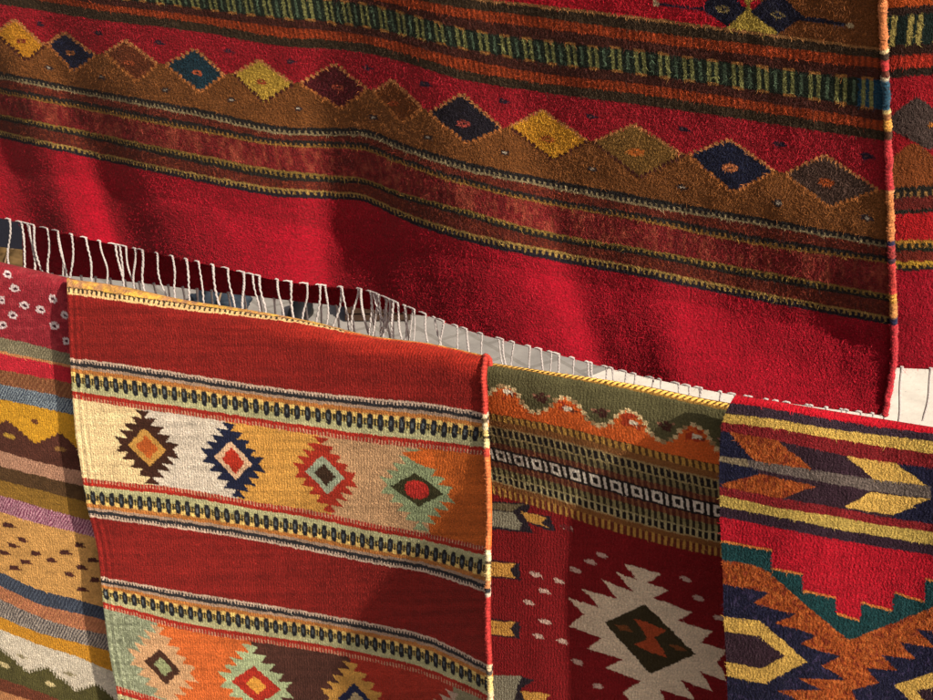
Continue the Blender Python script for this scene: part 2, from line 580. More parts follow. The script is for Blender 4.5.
        if back:
            th = np.array([0, 0.006, 0])
            for edge in (P[:, 0], P[::-1, -1], P[-1]):
                ecol = {0: col[:, 0], 1: col[::-1, -1], 2: col[-1]}
            for e, c in ((P[:, 0], col[:, 0]), (P[:, -1], col[:, -1]), (P[-1], col[-1])):
                b.grid(np.stack([e, e + th]), np.stack([c, c]))
            st = 10
            ri = np.unique(np.r_[0:P.shape[0]:st, P.shape[0] - 1]); ci = np.unique(np.r_[0:P.shape[1]:st, P.shape[1] - 1])
            if not self.fold_r:
                b.grid((P[np.ix_(ri, ci)] + th)[:, ::-1], (col[np.ix_(ri, ci)] * 0.9)[:, ::-1])
            else:
                # over the line and down behind
                r0 = self.fold_r
                top = P[0]
                ph = np.linspace(R(111), np.pi, 10)
                rows = [top + np.array([0, r0 * (math.cos(R(111)) - math.cos(q)), r0 * (math.sin(q) - math.sin(R(111)))]) for q in ph]
                rows = np.stack(rows)
                b.grid(rows, np.stack([col[min(3 * i_, len(col) - 1)] for i_ in range(len(rows))]))
                ci = ci[(ci < P.shape[1] - 22) & (ci > 16)]
                ri = ri[[np.mean(P[0][:, 2] - P[q_][:, 2]) > 2.2 * r0 for q_ in ri]]
                zt = P[0][ci, 2] - P[np.ix_(ri, ci)][..., 2]
                dy = np.minimum(2 * r0, 0.03) + 0 * zt
                bk = P[np.ix_(ri, ci)] + np.stack([0 * zt, dy - self.Doff[np.ix_(ri, ci)], 0 * zt], -1)
                b.grid(bk[:, ::-1], (col[np.ix_(ri, ci)] * 0.9)[:, ::-1])
        if fibres:
            r3 = np.random.default_rng(sd_ + 50)
            nr, nc = X.shape
            if visible is None:
                ok = np.ones(X.shape, bool)
            else:
                ok = visible(X, Y)
            ok &= (X > -15) & (X < 950) & (Y > -15) & (Y < 715)
            r9 = r3.uniform(0, 1, X.shape)
            ok &= r9 < np.clip(0.5 + 0.45 * vnoise(X / 28, Y / 22, sd_ + 51) + 0.35 * vnoise(X / 7, Y / 6, sd_ + 52), 0.06, 1)
            cand = np.flatnonzero(ok.ravel())
            pick = r3.choice(cand, min(fibres, len(cand)), replace=False)
            root = P.reshape(-1, 3)[pick]
            c = col.reshape(-1, 3)[pick]
            n = len(pick)
            ln = r3.uniform(flen[0], flen[1], n) * r3.choice([0.6, 1.0, 1.6], n, p=[.5, .38, .12])
            an = r3.normal(-math.pi / 2, 0.95, n)
            out = r3.uniform(0.05, lift, n)
            dirv = np.stack([np.cos(an), -out, np.sin(an)], -1)
            dirv /= np.linalg.norm(dirv, axis=1, keepdims=True)
            an2 = an + r3.normal(0, 0.9, n)
            dir2 = np.stack([np.cos(an2), -out * r3.uniform(-0.8, 0.6, n), np.sin(an2)], -1)
            dir2 /= np.linalg.norm(dir2, axis=1, keepdims=True)
            mid = root + dirv * (ln * 0.5)[:, None]
            tip = mid + dir2 * (ln * 0.5)[:, None]
            mid[:, 1] = np.minimum(mid[:, 1], root[:, 1] - 0.0008)
            tip[:, 1] = np.minimum(tip[:, 1], root[:, 1] - 0.0005)
            side = np.cross(dirv, np.array([-0.4, 0.8, -0.4]))
            side /= np.linalg.norm(side, axis=1, keepdims=True) + 1e-9
            wv = (fwid * r3.uniform(0.7, 1.3, n))[:, None]
            V = np.stack([root - side * wv, root + side * wv, mid + side * wv * .8, mid - side * wv * .8, tip], 1).reshape(-1, 3)
            base = (5 * np.arange(n))[:, None]
            f = np.concatenate([base + np.array([0, 1, 2, 3]), base + np.array([3, 2, 4, 4])])
            fc = np.clip(c * r3.uniform(0.9, fcol * 1.35, n)[:, None] + r3.uniform(0, 0.02, n)[:, None], 0, 0.85)  # fibres paler than their yarn, painting in the sparkle of lit fuzz
            b.add(V, f, np.repeat(fc, 5, 0), np.repeat(uv.reshape(-1, 2)[pick], 5, 0))
        self.colf = col
        return b.build(name, material, parent)

    def selvedge(self, parent, material, rad, dx=0.0, dy=-0.002, bright=1.15, overrides=()):
        step = 2
        e = self.P[::step, -1] + np.array([dx - rad * 0.35, dy, 0])
        e[:, 0] += 0.0007 * vnoise(self.Y[::step, -1] / 9, self.Y[::step, -1] * 0, self.seed + 72)
        c = np.clip(np.median(self.colf[::step, -14:-4], axis=1) * bright, 0, 0.85)
        yy = self.Y[::step, -1]
        for y0_, y1_, cc in overrides:
            lc = lin(cc)
            c[(yy >= y0_) & (yy < y1_)] = lc * 0.86 + lc.mean() * 0.14
        c = 0.8 * c * (1 + 0.22 * np.sign(np.sin(yy * 1.75)) * np.abs(np.sin(yy * 1.75)) ** .5 + 0.15 * vnoise(yy / 2.5, yy * 0, self.seed + 74))[:, None]
        rr = rad * (1 + 0.12 * np.sin(yy * 1.75) + 0.16 * vnoise(yy / 7, yy * 0, self.seed + 70))
        if self.fold_r:
            ph = np.linspace(R(165), R(112), 12)
            r0 = self.fold_r
            pre = [e[0] + np.array([0, r0 * (math.cos(R(111)) - math.cos(q)), r0 * (math.sin(q) - math.sin(R(111)))]) for q in ph]
            pre = [pre[0] - np.array([0, 0, dz]) for dz in (0.004,)] + pre
            e = np.concatenate([np.array(pre), e])
            c = np.concatenate([np.repeat(c[:1], len(pre), 0), c]); rr = np.concatenate([np.full(len(pre), rr[0]), rr])
        n_ = 14
        b = Bag()
        b.tube(e, rr, c, n=n_)
        g_ = np.random.default_rng(self.seed + 71)
        # nap on the cord and weave coordinates for the bump
        b.v[0] = b.v[0] + g_.normal(0, rad * 0.10, b.v[0].shape)
        b.c[0] = np.clip(b.c[0] * g_.uniform(0.75, 1.25, (len(b.v[0]), 1)), 0, 0.9)
        ln = np.r_[0, np.cumsum(np.linalg.norm(np.diff(e, axis=0), axis=1))] * 620
        b.u[0] = np.stack(np.broadcast_arrays(np.arange(n_)[None] * (rad * 620 * 6.28 / n_), ln[:, None]), -1).reshape(-1, 2).astype(float)
        m_ = 2500
        idx = g_.integers(0, len(e) - 1, m_)
        an = g_.uniform(0, 2 * np.pi, m_)
        nrm = np.stack([np.cos(an), np.sin(an), 0 * an], -1)
        root = e[idx] + nrm * rr[idx][:, None] * 0.9
        L_ = g_.uniform(0.0015, 0.0045, m_)[:, None]
        t1 = nrm * 0.5 + g_.normal(0, 0.6, (m_, 3)); t1 /= np.linalg.norm(t1, axis=1, keepdims=True)
        sd2 = np.cross(t1, np.array([-0.4, 0.8, -0.4])) * 0.00018
        V = np.stack([root - sd2, root + sd2, root + t1 * L_], 1).reshape(-1, 3)
        base = 3 * np.arange(m_)[:, None]
        b.add(V, base + np.array([0, 1, 2, 2]), np.repeat(np.clip(c[idx] * 1.1, 0, 0.9), 3, 0))
        return b.build("selvedge", material, parent)


def stepped_star(rug, sc, vtop, vbot, tc, wpx, hpx, n, c, wid_px, skew=0.0):
    """serrated star: teeth with flat outer edges, returns its local coordinates"""
    T = rug.t(vtop, vbot)
    hh = (rug.yat(np.full_like(rug.X, float(vbot)), rug.X) - rug.yat(np.full_like(rug.X, float(vtop)), rug.X))
    b_ = (T - tc) * hh
    a_ = rug.x - (sc + skew * b_)
    k = (hpx - np.abs(b_)) / (hpx / n)
    ki = np.floor(k)
    f = 1 - (k - ki)
    w = wpx * (ki + 0.15 + 1.0 * f) / n
    m = (np.abs(b_) < hpx) & (np.abs(a_) < w) & (T > 0) & (T < 1)
    rug.paint(m, c)
    return a_, b_


def diamond_mask(a_, b_, wa, hb):
    return np.abs(a_) / wa + np.abs(b_) / hb < 1


# ================================================================== big dark rug on a line farther back
def make_far_rug():
    y0 = 1.6
    root = empty("hanging_rug", "large dark navy rug hanging far behind, glimpsed at far left behind the fringe", "rug", (-3.0, y0, 1.9))
    nx, nz = 220, 120
    x = np.linspace(-3.9, -2.15, nx)[None]
    t = np.linspace(0, 1, nz)[:, None]
    hem = 0.345 + 0.03 * (x + 2.6)
    top = 2.0 + 0.015 * np.sin(x * 1.3)
    z = top + (hem - top) * t
    y = y0 + 0.03 * np.sin(x * 5.0 + 0.6 * t) * t + 0 * z
    P = np.stack([x + 0 * z, y, z], -1)
    c = np.broadcast_to(lin((30, 34, 50)), P.shape).copy()
    s = t * 1.5
    for a_, b_, cc in ((0.30, 0.34, (120, 40, 40)), (0.36, 0.38, (150, 120, 70)), (0.62, 0.66, (120, 40, 40)), (0.68, 0.70, (150, 120, 70))):
        m = ((s > a_) & (s < b_)) & (x > -9)
        c[m] = lin(cc)
    uv = np.stack([x * 620 + 0 * z, -z * 620 + 0 * x], -1)
    b = Bag(); b.grid(P, c, uv); b.grid((P + np.array([0, 0.007, 0]))[:, ::-1], c[:, ::-1], uv[:, ::-1])
    ph = np.linspace(0, np.pi, 9)
    rows = np.stack([P[0] + np.array([0, 0.03 * (1 - math.cos(q)), 0.03 * math.sin(q)]) for q in ph] + [P[0] + np.array([0, 0.07, -dz]) for dz in (0.1, 0.6)])
    b.grid(rows, np.broadcast_to(lin((30, 34, 50)), rows.shape))
    b.build("woven_panel", M_SHAGGY, root)


make_far_rug()

# ================================================================== the large upper rug
KT = [0, 100, 200, 280, 330, 365, 403, 460, 540, 640, 740, 885]
LT = [
    [-56, -46, -36, -28, -24, -20, -13, -3, 6, 18, 31, 50],        # 0 pale line
    [-46, -36, -26, -18, -14, -10, -3, 7.5, 17, 31, 43, 59],       # 1
    [-38, -28, -18, -10, -6, -1, 6, 17, 28, 41, 53.5, 69],         # 2
    [-30, -20, -10, -4, 0, 4, 13, 28, 40, 51, 64, 81],             # 3 green stripes
    [-20, -4, 8.5, 18, 22, 27, 35, 48, 62, 74, 88, 110],           # 4
    [-12, 4, 16, 27, 31, 35, 43.5, 58, 73, 84, 98.5, 121],         # 5 orange
    [-6, 10, 23, 37, 40, 44, 53, 69.5, 82.5, 94, 108.5, 131],      # 6
    [4, 20, 32, 46, 49, 53, 62, 79, 92, 105, 119, 141],            # 7 diamonds on red
    [72, 91, 109, 126, 128, 129, 143, 160, 177, 196, 214, 240],    # 8
    [79, 98, 117, 134, 136, 137, 151, 169.5, 186, 206, 222, 247],  # 9
    [87, 105, 124, 139, 141, 143.5, 158, 176, 196, 213, 233, 256], # 10
    [93.5, 113, 132, 146, 148, 151, 165, 184, 203, 221, 242, 263], # 11
    [114, 134, 155, 170, 175, 179, 193, 208, 230, 248, 267, 294],  # 12
    [120, 141, 164, 180, 182.5, 185, 199, 215, 238, 255, 276, 301],# 13
    [131, 153, 174, 188, 191, 195, 212, 230, 248, 267, 288, 316],  # 14
    [138, 160, 182, 197, 199, 202, 220, 240, 258, 277, 297, 324],  # 15 red hem
    [218, 242, 263, 281, 287, 291, 306, 328, 350, 376, 396, 416],  # 16
]
LT = [[y - 110 for y in LT[0]]] + LT     # the field above the frame, up to the line it hangs from
TOP = {k: k + 1 for k in range(17)}


def d_top(X, Y, S, V):
    """hanging folds, metres towards the viewer"""
    xs = X - np.interp(X, [0, 180, 300, 400, 480, 640, 700], [.33, .33, 0.03, .05, .3, .3, 0.1]) * (Y - 200)
    prof_x = [-150, -40, 20, 62, 84, 106, 160, 195, 245, 296, 326, 360, 430, 468, 520, 552, 580, 640, 690, 740, 800, 885, 960]
    prof_d = [16, 24, 6, 44, 32, 12, 60, 70, 64, 34, -6, 8, 78, 98, 88, 66, 72, 96, 92, 92, 96, 108, 114]
    d = curve_eval(np.array(prof_x), np.array(prof_d) / 1000.0, xs.ravel()).reshape(xs.shape)
    amp = 0.26 + 0.74 * sm(30, 265, Y - 0.2 * X + 60)
    d = d * amp + 0.05 * (1 - amp)
    # below the shoulder at the right the rug leans in and then flares at the hem
    yb = 290 + 0.45 * (X - 680)
    k = sm(560, 760, X)
    d = d - k * 0.035 * sm(yb - 150, yb - 10, Y) + k * 0.04 * sm(yb, yb + 110, Y)
    d = d + 0.00042 * np.maximum(0, 215 + 0.2 * (X - 250) - Y)
    return d


def make_top():
    rug = Rug(KT, LT, (np.array([-60., -38, -30]), np.array([-160., 120, 230])),
              (np.array([884., 884, 886, 888, 890, 891.5, 894, 895.5, 895, 889, 885.]),
               np.array([-80., 0, 50, 100, 145, 200, 280, 330, 365, 400, 420])),
              0.28, d_top, step=0.85, nub=0.00045, seed=21, wrinkle=0.0026)
    c0 = on_wall(430, 100, 0.28)
    root = empty("hanging_rug", "large shaggy red rug hanging above the others, row of diamonds over a bare red hem", "rug", c0)
    B, paint = rug.band, rug.paint
    x, y, Xw, vj = rug.x, rug.y, rug.Xw, rug.vj
    fx = lambda per, ph=0.0: np.mod(Xw / per + ph, 1.0)
    RED, BROWN = (172, 24, 42), (138, 84, 40)
    paint(B(0, 1), (196, 18, 42))
    # upper field: crimson turning to brown at the right, with navy diamonds joined by a yellow hourglass
    paint(B(0, 1) & (x > 760 + 0.2 * y), (128, 74, 34))
    fld = B(0, 1)
    rug.poly([(716, 40), (748, 5), (786, 40)], (186, 160, 70), fld)
    rug.poly([(728, -26), (748, 6), (772, -26)], (186, 160, 70), fld)
    rug.poly([(700, 8), (723, -14), (747, 9), (727, 27)], (26, 28, 52), fld)
    rug.poly([(751, 12), (775, -12), (803, 17), (779, 33)], (26, 28, 52), fld)
    rug.poly([(655, 2), (703, 8), (703, 11), (655, 5)], (52, 30, 56), fld)
    rug.poly([(795, 14), (846, 23), (846, 26), (795, 20)], (26, 28, 52), fld)
    rug.blob(656, 3, 3, 4, (220, 190, 150)); rug.blob(850, 25.5, 5, 2, (205, 180, 140))
    rug.blob(723, 9, 7, 3.2, (150, 130, 80)); rug.blob(723, 9, 4, 1.6, (26, 28, 52))
    rug.blob(778, 15, 7, 3.4, (160, 140, 90)); rug.blob(778, 15, 4, 1.7, (26, 28, 52))
    # band stack ------------------------------------------------
    OLV, ORG, MAR = (66, 50, 34), (166, 66, 28), (78, 36, 28)
    rib = 0.5 + 0.5 * np.sin(2 * np.pi * Xw / 0.0085)

    def ribbed(m, c, k=0.35):
        rug.col[m] = lin(c) * (1 - k + 2 * k * rib[m])[:, None]
    ribbed(B(1, 2), OLV, 0.3)
    paint((rug.t(1, 2) > -0.12) & (rug.t(1, 2) < 0.14), (176, 124, 74))
    ribbed(B(2, 3), ORG, 0.4)
    ribbed(B(3, 4), MAR, 0.2)
    ribbed(B(5, 6), MAR, 0.2)
    ribbed(B(6, 7), ORG, 0.4)
    ribbed(B(7, 8), OLV, 0.3)
    tan = (176, 120, 62)
    # green and black bars
    g = B(4, 5)
    paint(g, (30, 44, 34))
    per = 0.0345
    q = fx(per)
    T = rug.t(4, 5)
    GR = (150, 152, 92)
    pair = (np.abs(q - 0.16) < 0.075) | (np.abs(q - 0.46) < 0.075)
    solo = (np.abs(q - 0.80) < 0.06) & (T > 0.1) & (T < 0.9)
    paint(g & pair, GR)
    paint(g & solo, (98, 122, 96))
    row = np.mod(np.floor(T * 12), 2) < 1
    rug.col[g & (pair | solo) & row] *= 0.72
    paint((np.abs(T - 0.0) < 0.055) & (q > 0.08) & (q < 0.54), tan)
    paint((np.abs(T - 1.0) < 0.055) & (q > 0.08) & (q < 0.54), tan)
    nb = g & (x > 858)
    paint(nb & ~pair, (24, 70, 96))
    # diamond row -----------------------------------------------
    D = [
        ((-5, 33), (15, 19.5), (45, 46), (26, 60), (222, 152, 42), (21, 41), (150, 60, 40)),
        ((47.5, 45), (63, 32), (96, 56), (74, 71), (28, 36, 66), (70, 53), (190, 120, 70)),
        ((105, 54), (125, 40), (158, 64), (137, 82), (124, 62, 34), (129, 63), (190, 92, 52)),
        ((165, 65), (195, 49), (225, 75), (200, 92), (24, 60, 76), (197.5, 73), (200, 96, 56)),
        ((234, 74), (259, 60), (293.6, 84), (263.6, 102), (206, 168, 66), (261.5, 82), (170, 66, 40)),
        ((300, 83.6), (334, 64), (367.6, 89), (340, 109), (92, 22, 32), (337.6, 87.5), (176, 78, 56)),
        ((373, 91), (393, 80), (422, 108), (402, 124), (128, 70, 30), (394, 104), (190, 88, 44)),
        ((428.6, 112.5), (462, 94), (502.5, 128.6), (467, 143.6), (34, 30, 44), (463.5, 123.7), (190, 82, 72)),
        ((510, 126.5), (543, 110), (588, 141), (553, 159.6), (226, 158, 44), (547.5, 139), (190, 100, 40)),
        ((593.6, 141.5), (634, 124), (683.6, 155), (638.6, 177), (140, 102, 48), (636, 152), (206, 112, 44)),
        ((688, 155), (729.7, 139), (774.8, 171.5), (733, 192), (26, 32, 60), (729.7, 168), (216, 130, 80)),
        ((784.5, 173.6), (825, 155), (878.8, 189.7), (829.5, 207), (84, 62, 54), (827, 182), (206, 100, 46)),
    ]
    zone = B(8, 9)
    paint(zone, RED)
    zx, zy = [-160], [24]
    for L, Tp, Rr, Bt, *_ in D:
        zx += [L[0], Rr[0]]; zy += [L[1], Rr[1]]
    zx += [893, 1000]; zy += [196, 215]
    # brown ground rises in a small peak between neighbouring diamonds
    px_, py_ = [zx[0]], [zy[0]]
    for i, (L, Tp, Rr, Bt, *_) in enumerate(D):
        px_ += [L[0] - 1, L[0] + 4, Rr[0] - 4, Rr[0] + 1]
        py_ += [L[1] - 1, L[1], Rr[1], Rr[1] - 1]
    px_ += [893, 1000]; py_ += [192, 215]
    bound = np.interp(x, px_, py_)
    paint(zone & (y > bound), BROWN)
    dn = vnoise(rug.X / 30, rug.Y / 18, 333)
    for L, Tp, Rr, Bt, c, ctr, cc in D:
        rug.poly([L, Tp, Rr, Bt], c, zone)
        ww = (Rr[0] - L[0])
        for (A_, B_, up) in ((L, Tp, 1), (Tp, Rr, 1), (Rr, Bt, 0), (Bt, L, 0)):
            ln = math.hypot(B_[0] - A_[0], B_[1] - A_[1])
            n = max(5, int(ln / 5.0))
            dark = sum(c) < 260
            for j in range(n):
                f = (j + 0.5) / n
                X0, Y0 = A_[0] + f * (B_[0] - A_[0]), A_[1] + f * (B_[1] - A_[1])
                if up:
                    cc2 = (214, 142, 84)
                else:
                    cc2 = (206, 128, 66) if dark else (84, 38, 30)
                rug.blob(X0, Y0, 1.9, 2.1, cc2)
        rw = ww * 0.07
        rug.blob(ctr[0], ctr[1], rw + 1.4, rw * 0.45 + 0.9, cc, 0.1)
        rug.blob(ctr[0], ctr[1], rw * 0.5, rw * 0.2, tuple(int(v * 0.8) for v in c), 0.1)
    for X0, Y0 in [(39, 24), (98, 33), (159, 43), (228, 51), (290, 61), (366, 67), (424, 84), (503, 101), (591, 116), (683, 129), (779, 144), (866, 156)]:
        k = 0.75 + X0 / 1500
        rug.blob(X0, Y0, 4.2 * k, 2.4 * k, (46, 30, 54)); rug.blob(X0 + 3 * k, Y0 + 1, 4 * k, 1.3 * k, (40, 30, 54)); rug.blob(X0, Y0, 1.3, 0.8, (120, 70, 70))
    for X0, Y0 in [(49, 68), (102, 77), (165, 90), (231, 100), (298, 109), (374, 117), (428, 137), (505, 153), (592, 169), (682, 187), (778, 203), (867, 218)]:
        k = 0.75 + X0 / 1500
        rug.blob(X0, Y0, 4.4 * k, 2.6 * k, (52, 40, 46)); rug.blob(X0, Y0, 1.9 * k, 1.2 * k, (206, 190, 168))
    # thin combed bands -------------------------------------------
    RB = (116, 44, 32)

    def comb(a_, b_, base, tooth, low=True, per=0.0085, frac=0.42):
        m = B(a_, b_)
        paint(m, base)
        t_ = rug.t(a_, b_)
        q_ = fx(per, 0.13 * a_)
        if low:
            paint(m & (q_ < frac) & (t_ > 0.42), tooth); paint((t_ > 0.78) & (t_ < 1.02), tooth)
        else:
            paint(m & (q_ < frac) & (t_ < 0.62), tooth); paint((t_ > -0.02) & (t_ < 0.22), tooth)
    fl = vnoise(rug.X / 2.2, rug.Y / 1.6, 97) > 0.42
    comb(9, 10, (38, 36, 38), (168, 150, 112))
    paint(B(10, 11), RB)
    comb(11, 12, (42, 38, 38), (168, 122, 58))
    m = B(12, 13)
    paint(m, (140, 34, 38))
    mot = vnoise(rug.X / 4, rug.Y / 7, 91) * 0.6 + vnoise(rug.X / 2, rug.Y / 3, 93) * 0.4 + 0.5 * vnoise(rug.X / 26, rug.Y / 40, 92)
    hi, lo = np.clip(mot, 0, 1)[m][:, None], np.clip(-mot, 0, 1)[m][:, None]
    rug.col[m] = rug.col[m] * (1 - 0.5 * lo) * (1 - hi * .8) + lin((196, 96, 72)) * hi * .8
    tk = m & (np.mod(Xw / 0.021, 1) < 0.3) & (vnoise(rug.X / 3, rug.Y / 4, 95) > 0.1)
    rug.col[tk] = rug.col[tk] * 0.6 + lin((176, 84, 60)) * 0.4
    comb(13, 14, (40, 38, 36), (160, 128, 62), low=False)
    paint(B(14, 15), RB)
    comb(15, 16, (38, 34, 46), (188, 154, 84), low=False)
    paint(B(16, 17), (190, 10, 44))
    paint((B(10, 11) | B(14, 15)) & fl, (150, 66, 42))
    paint((B(10, 11) | B(14, 15)) & (np.mod(Xw / 0.0085, 1) < 0.25) & (vnoise(rug.X / 8, rug.Y / 4, 98) > 0.1), (92, 40, 32))
    rug.finish(root, M_SHAGGY, "front_panel", fibres=90000, flen=(0.0025, 0.0065), fwid=0.00018, lift=0.6, fcol=1.9, dye=0.55)
    rug.selvedge(root, M_SHAGGY, 0.0047, bright=1.15, overrides=[
        (-90, 49, (226, 130, 60)), (49, 52, (232, 200, 140)), (52, 58, (66, 46, 34)), (58, 70, (206, 40, 42)), (70, 76, (120, 60, 44)), (76, 80, (220, 200, 160)),
        (80, 108, (32, 82, 108)), (108, 112, (232, 200, 120)), (112, 119, (176, 110, 54)), (119, 130, (236, 164, 44)), (130, 139, (90, 52, 34)),
        (139, 189, (206, 30, 44)), (189, 192, (230, 160, 90)), (192, 239, (220, 132, 58)), (239, 245, (46, 46, 84)),
        (245, 256, (160, 44, 44)), (256, 262, (70, 46, 60)), (262, 292, (206, 44, 38)), (292, 301, (236, 168, 40)), (301, 316, (212, 140, 62)),
        (316, 323, (40, 44, 84)), (323, 430, (206, 20, 44))])
    # fringe of knotted warp ends
    starts = [9.6, 21.5, 34, 47.5, 58, 71.5, 86, 100, 115.5, 126, 142.5, 157.5, 172.5, 186.5, 185.5 + 13, 213, 228, 243.5, 259.5, 277.5, 291, 307,
              325, 342, 361, 377, 390, 398, 405]
    ends_dx = [-9.6, 3, 0, -3, 5, -4, 8, 11, 11, 9, -1, 7.5, 5, 7.5, 8, 9, 6, -1, 7, 6, 5, -7, 3, 12, 9, -5, -10, 12, 5]
    nx_ = len(np.arange(413, 889, 11.5))
    starts += list(np.arange(413, 889, 11.5) + rng.normal(0, 4.0, nx_))
    ends_dx += list(rng.normal(3, 8, nx_))
    ex = list(rng.uniform(338, 425, 9)) + list(rng.uniform(20, 330, 7))
    starts += ex; ends_dx += list(rng.normal(0, 17, 9)) + list(rng.normal(4, 9, 7))
    xs = np.array([-52., -40, -28, -15] + starts); dx = np.array([2., 4, 3, 2] + ends_dx)
    for i, (x0, dd) in enumerate(zip(xs, dx)):
        y0_ = curve_eval(np.array(KT), np.array(LT[-1]), np.array([x0]))[0]
        dep = np.interp(x0, rug.X[-1], rug.D[-1])
        base = on_wall(x0, y0_ - 1.5, 0.28 - dep - 0.001)
        L = 0.105 + rng.uniform(-.012, .012)
        n = 14
        f = np.linspace(0, 1, n)
        sway = dd * 0.0019
        ph = rng.uniform(0, 6.28)
        wob = rng.uniform(0.002, 0.009)
        path = np.stack([base[0] + sway * f**1.3 + wob * np.sin(f * rng.uniform(3, 7) + ph) * f, base[1] - 0.004 * f + 0.004 * np.sin(4 * f + ph) * f - sway * 0.2 * f, base[2] - L * f], -1)
        b = Bag()
        rr = np.full(n, rng.uniform(0.0019, 0.0025) if x0 < 412 else rng.uniform(0.0011, 0.0019)) * (1 + 0.12 * np.sin(f * 60 + ph)); rr[0] *= 1.35; rr[-1] *= 0.6
        f2 = np.linspace(0, 1, 60)
        P2 = np.stack([np.interp(f2, f, path[:, k_]) for k_ in range(3)], -1)
        R2 = np.interp(f2, f, rr)
        for sg in (0, np.pi):
            tw = f2 * rng.uniform(55, 80) + ph + sg
            fr = 1 + 1.6 * sm(0.8, 1, f2)
            b.tube(P2 + np.stack([np.cos(tw) * R2 * .28 * fr, np.sin(tw) * R2 * .28 * fr, 0 * tw], -1), R2 * 0.76, n=6)
        # the loop that ties the strand along the hem
        x1 = x0 - rng.uniform(2.5, 8.5)
        y1_ = curve_eval(np.array(KT), np.array(LT[-1]), np.array([x1]))[0]
        dep1 = np.interp(x1, rug.X[-1], rug.D[-1])
        q0 = on_wall(x1, y1_ - 0.6, 0.28 - dep1 - 0.002)
        b.tube(np.stack([q0, (q0 + base) / 2 + np.array([0, -0.001, 0.0012]), base + np.array([0, 0, -0.001])]), [0.0008, 0.0014, 0.0017], n=6)
        b.build("fringe_strand", M_COTTON, root)
    return root


root_top = make_top()

# the back half of the same rug, seen past its right edge and under its hem
KB = [-30, 70, 245, 400, 700, 885, 933, 1000]
hemB = [271, 276, 295.5, 313, 350, 367, 369.5, 372]


def back_line(dy_right, dy_left):
    return [hemB[i] - np.interp(KB[i], [0, 933], [dy_left, dy_right]) for i in range(len(KB))]


BACK_BANDS = [(369, 365), (365, 259), (356.5, 251), (326, 222), (315.5, 212), (303, 201), (294.5, 194), (184, 106), (180 - 1, 104), (173, 99),
              (161, 92), (157, 89), (130, 72), (118.5, 65), (108, 60), (99, 54), (0, 0)]


def make_back():
    lines = [back_line(r_, l_) for r_, l_ in BACK_BANDS[1:]]
    lines = [back_line(470, 340)] + lines
    rug = Rug(KB, lines, (np.array([20., 22, 23]), np.array([-200., 220, 290])), (np.array([990., 990]), np.array([-200., 400])),
              0.385, lambda X, Y, S, V: 0.012 * vnoise(X / 70, Y / 300, 5), step=1.5, nub=0.0004, seed=40)
    B, paint = rug.band, rug.paint
    x, y, Xw = rug.x, rug.y, rug.Xw
    paint(B(0, 1), (206, 90, 34))
    n = 1
    rib = 0.5 + 0.5 * np.sin(2 * np.pi * Xw / 0.0095)
    paint(B(1, 2), (58, 36, 30))
    g = B(2, 3); paint(g, (26, 46, 42))
    q = np.mod(Xw / 0.036, 1)
    paint(g & ((np.abs(q - .2) < .1) | (np.abs(q - .55) < .1)), (196, 178, 100))
    paint(B(3, 4), (62, 36, 28))
    m = B(4, 5); rug.col[m] = lin((206, 58, 38)) * (0.6 + 0.7 * rib[m])[:, None]
    paint(B(5, 6), (50, 38, 30))
    z = B(6, 7)
    paint(z, (186, 26, 42))
    paint(z & (rug.t(6, 7) > 0.72 + 0.1 * np.sin(Xw * 60)), (156, 84, 40))
    rug.poly([(880, 125), (916, 96), (965, 128), (930, 150)], (90, 74, 70), z)
    rug.blob(933, 125, 5, 3, (226, 140, 50))
    rug.poly([(1000, 130), (1040, 100), (1080, 130), (1045, 155)], (34, 40, 80), z)
    for i, c in ((7, (40, 38, 34)), (8, (44, 40, 36)), (9, (120, 40, 36)), (10, (42, 40, 34)), (11, (206, 32, 40)), (12, (40, 44, 34)), (13, (130, 46, 34)), (14, (40, 38, 34)), (15, (186, 14, 36))):
        paint(B(i, i + 1), c if i != 15 else (184, 12, 44))
    t7 = rug.t(7, 9)
    qq = np.mod(Xw / 0.010, 1)
    paint(((t7 > .45) & (t7 < 1.0)) & (qq < .4), (186, 140, 80))
    t12 = rug.t(12, 13)
    paint((t12 > 0.0) & (t12 < .28), (206, 150, 60)); paint((t12 > .28) & (t12 < .7) & (qq < .4), (190, 140, 60))
    t14 = rug.t(14, 15)
    paint((t14 > 0.0) & (t14 < .35), (224, 176, 60)); paint((t14 > .3) & (t14 < .7) & (qq < .4), (206, 160, 60))
    rug.finish(root_top, M_SHAGGY, "back_panel", fibres=9000, flen=(0.004, 0.010), visible=lambda X, Y: (X > 885) | ((Y > 225) & (X < 450)), dye=0.6)
    for x0 in np.r_[26, 37.5 + np.arange(0, 13) * 14.5, 228 + np.arange(0, 9) * 15.5, 372, 384, 392, 404, 902, 931, 958]:
        y0_ = curve_eval(np.array(KB, float), np.array(hemB, float), np.array([x0]))[0]
        base = on_wall(x0, y0_ - 1.5, 0.383)
        f = np.linspace(0, 1, 12)
        ph, sw = rng.uniform(0, 6.28), rng.normal(0.004, 0.006)
        L = 0.095 + rng.uniform(-.01, .01)
        path = np.stack([base[0] + sw * f + 0.003 * np.sin(5 * f + ph) * f, base[1] + 0.005 * np.sin(3 * f + ph) * f, base[2] - L * f], -1)
        b = Bag(); b.tube(path, np.r_[0.003, np.full(10, 0.0021), 0.0014], n=7)
        b.build("fringe_strand", M_COTTON, root_top)


make_back()

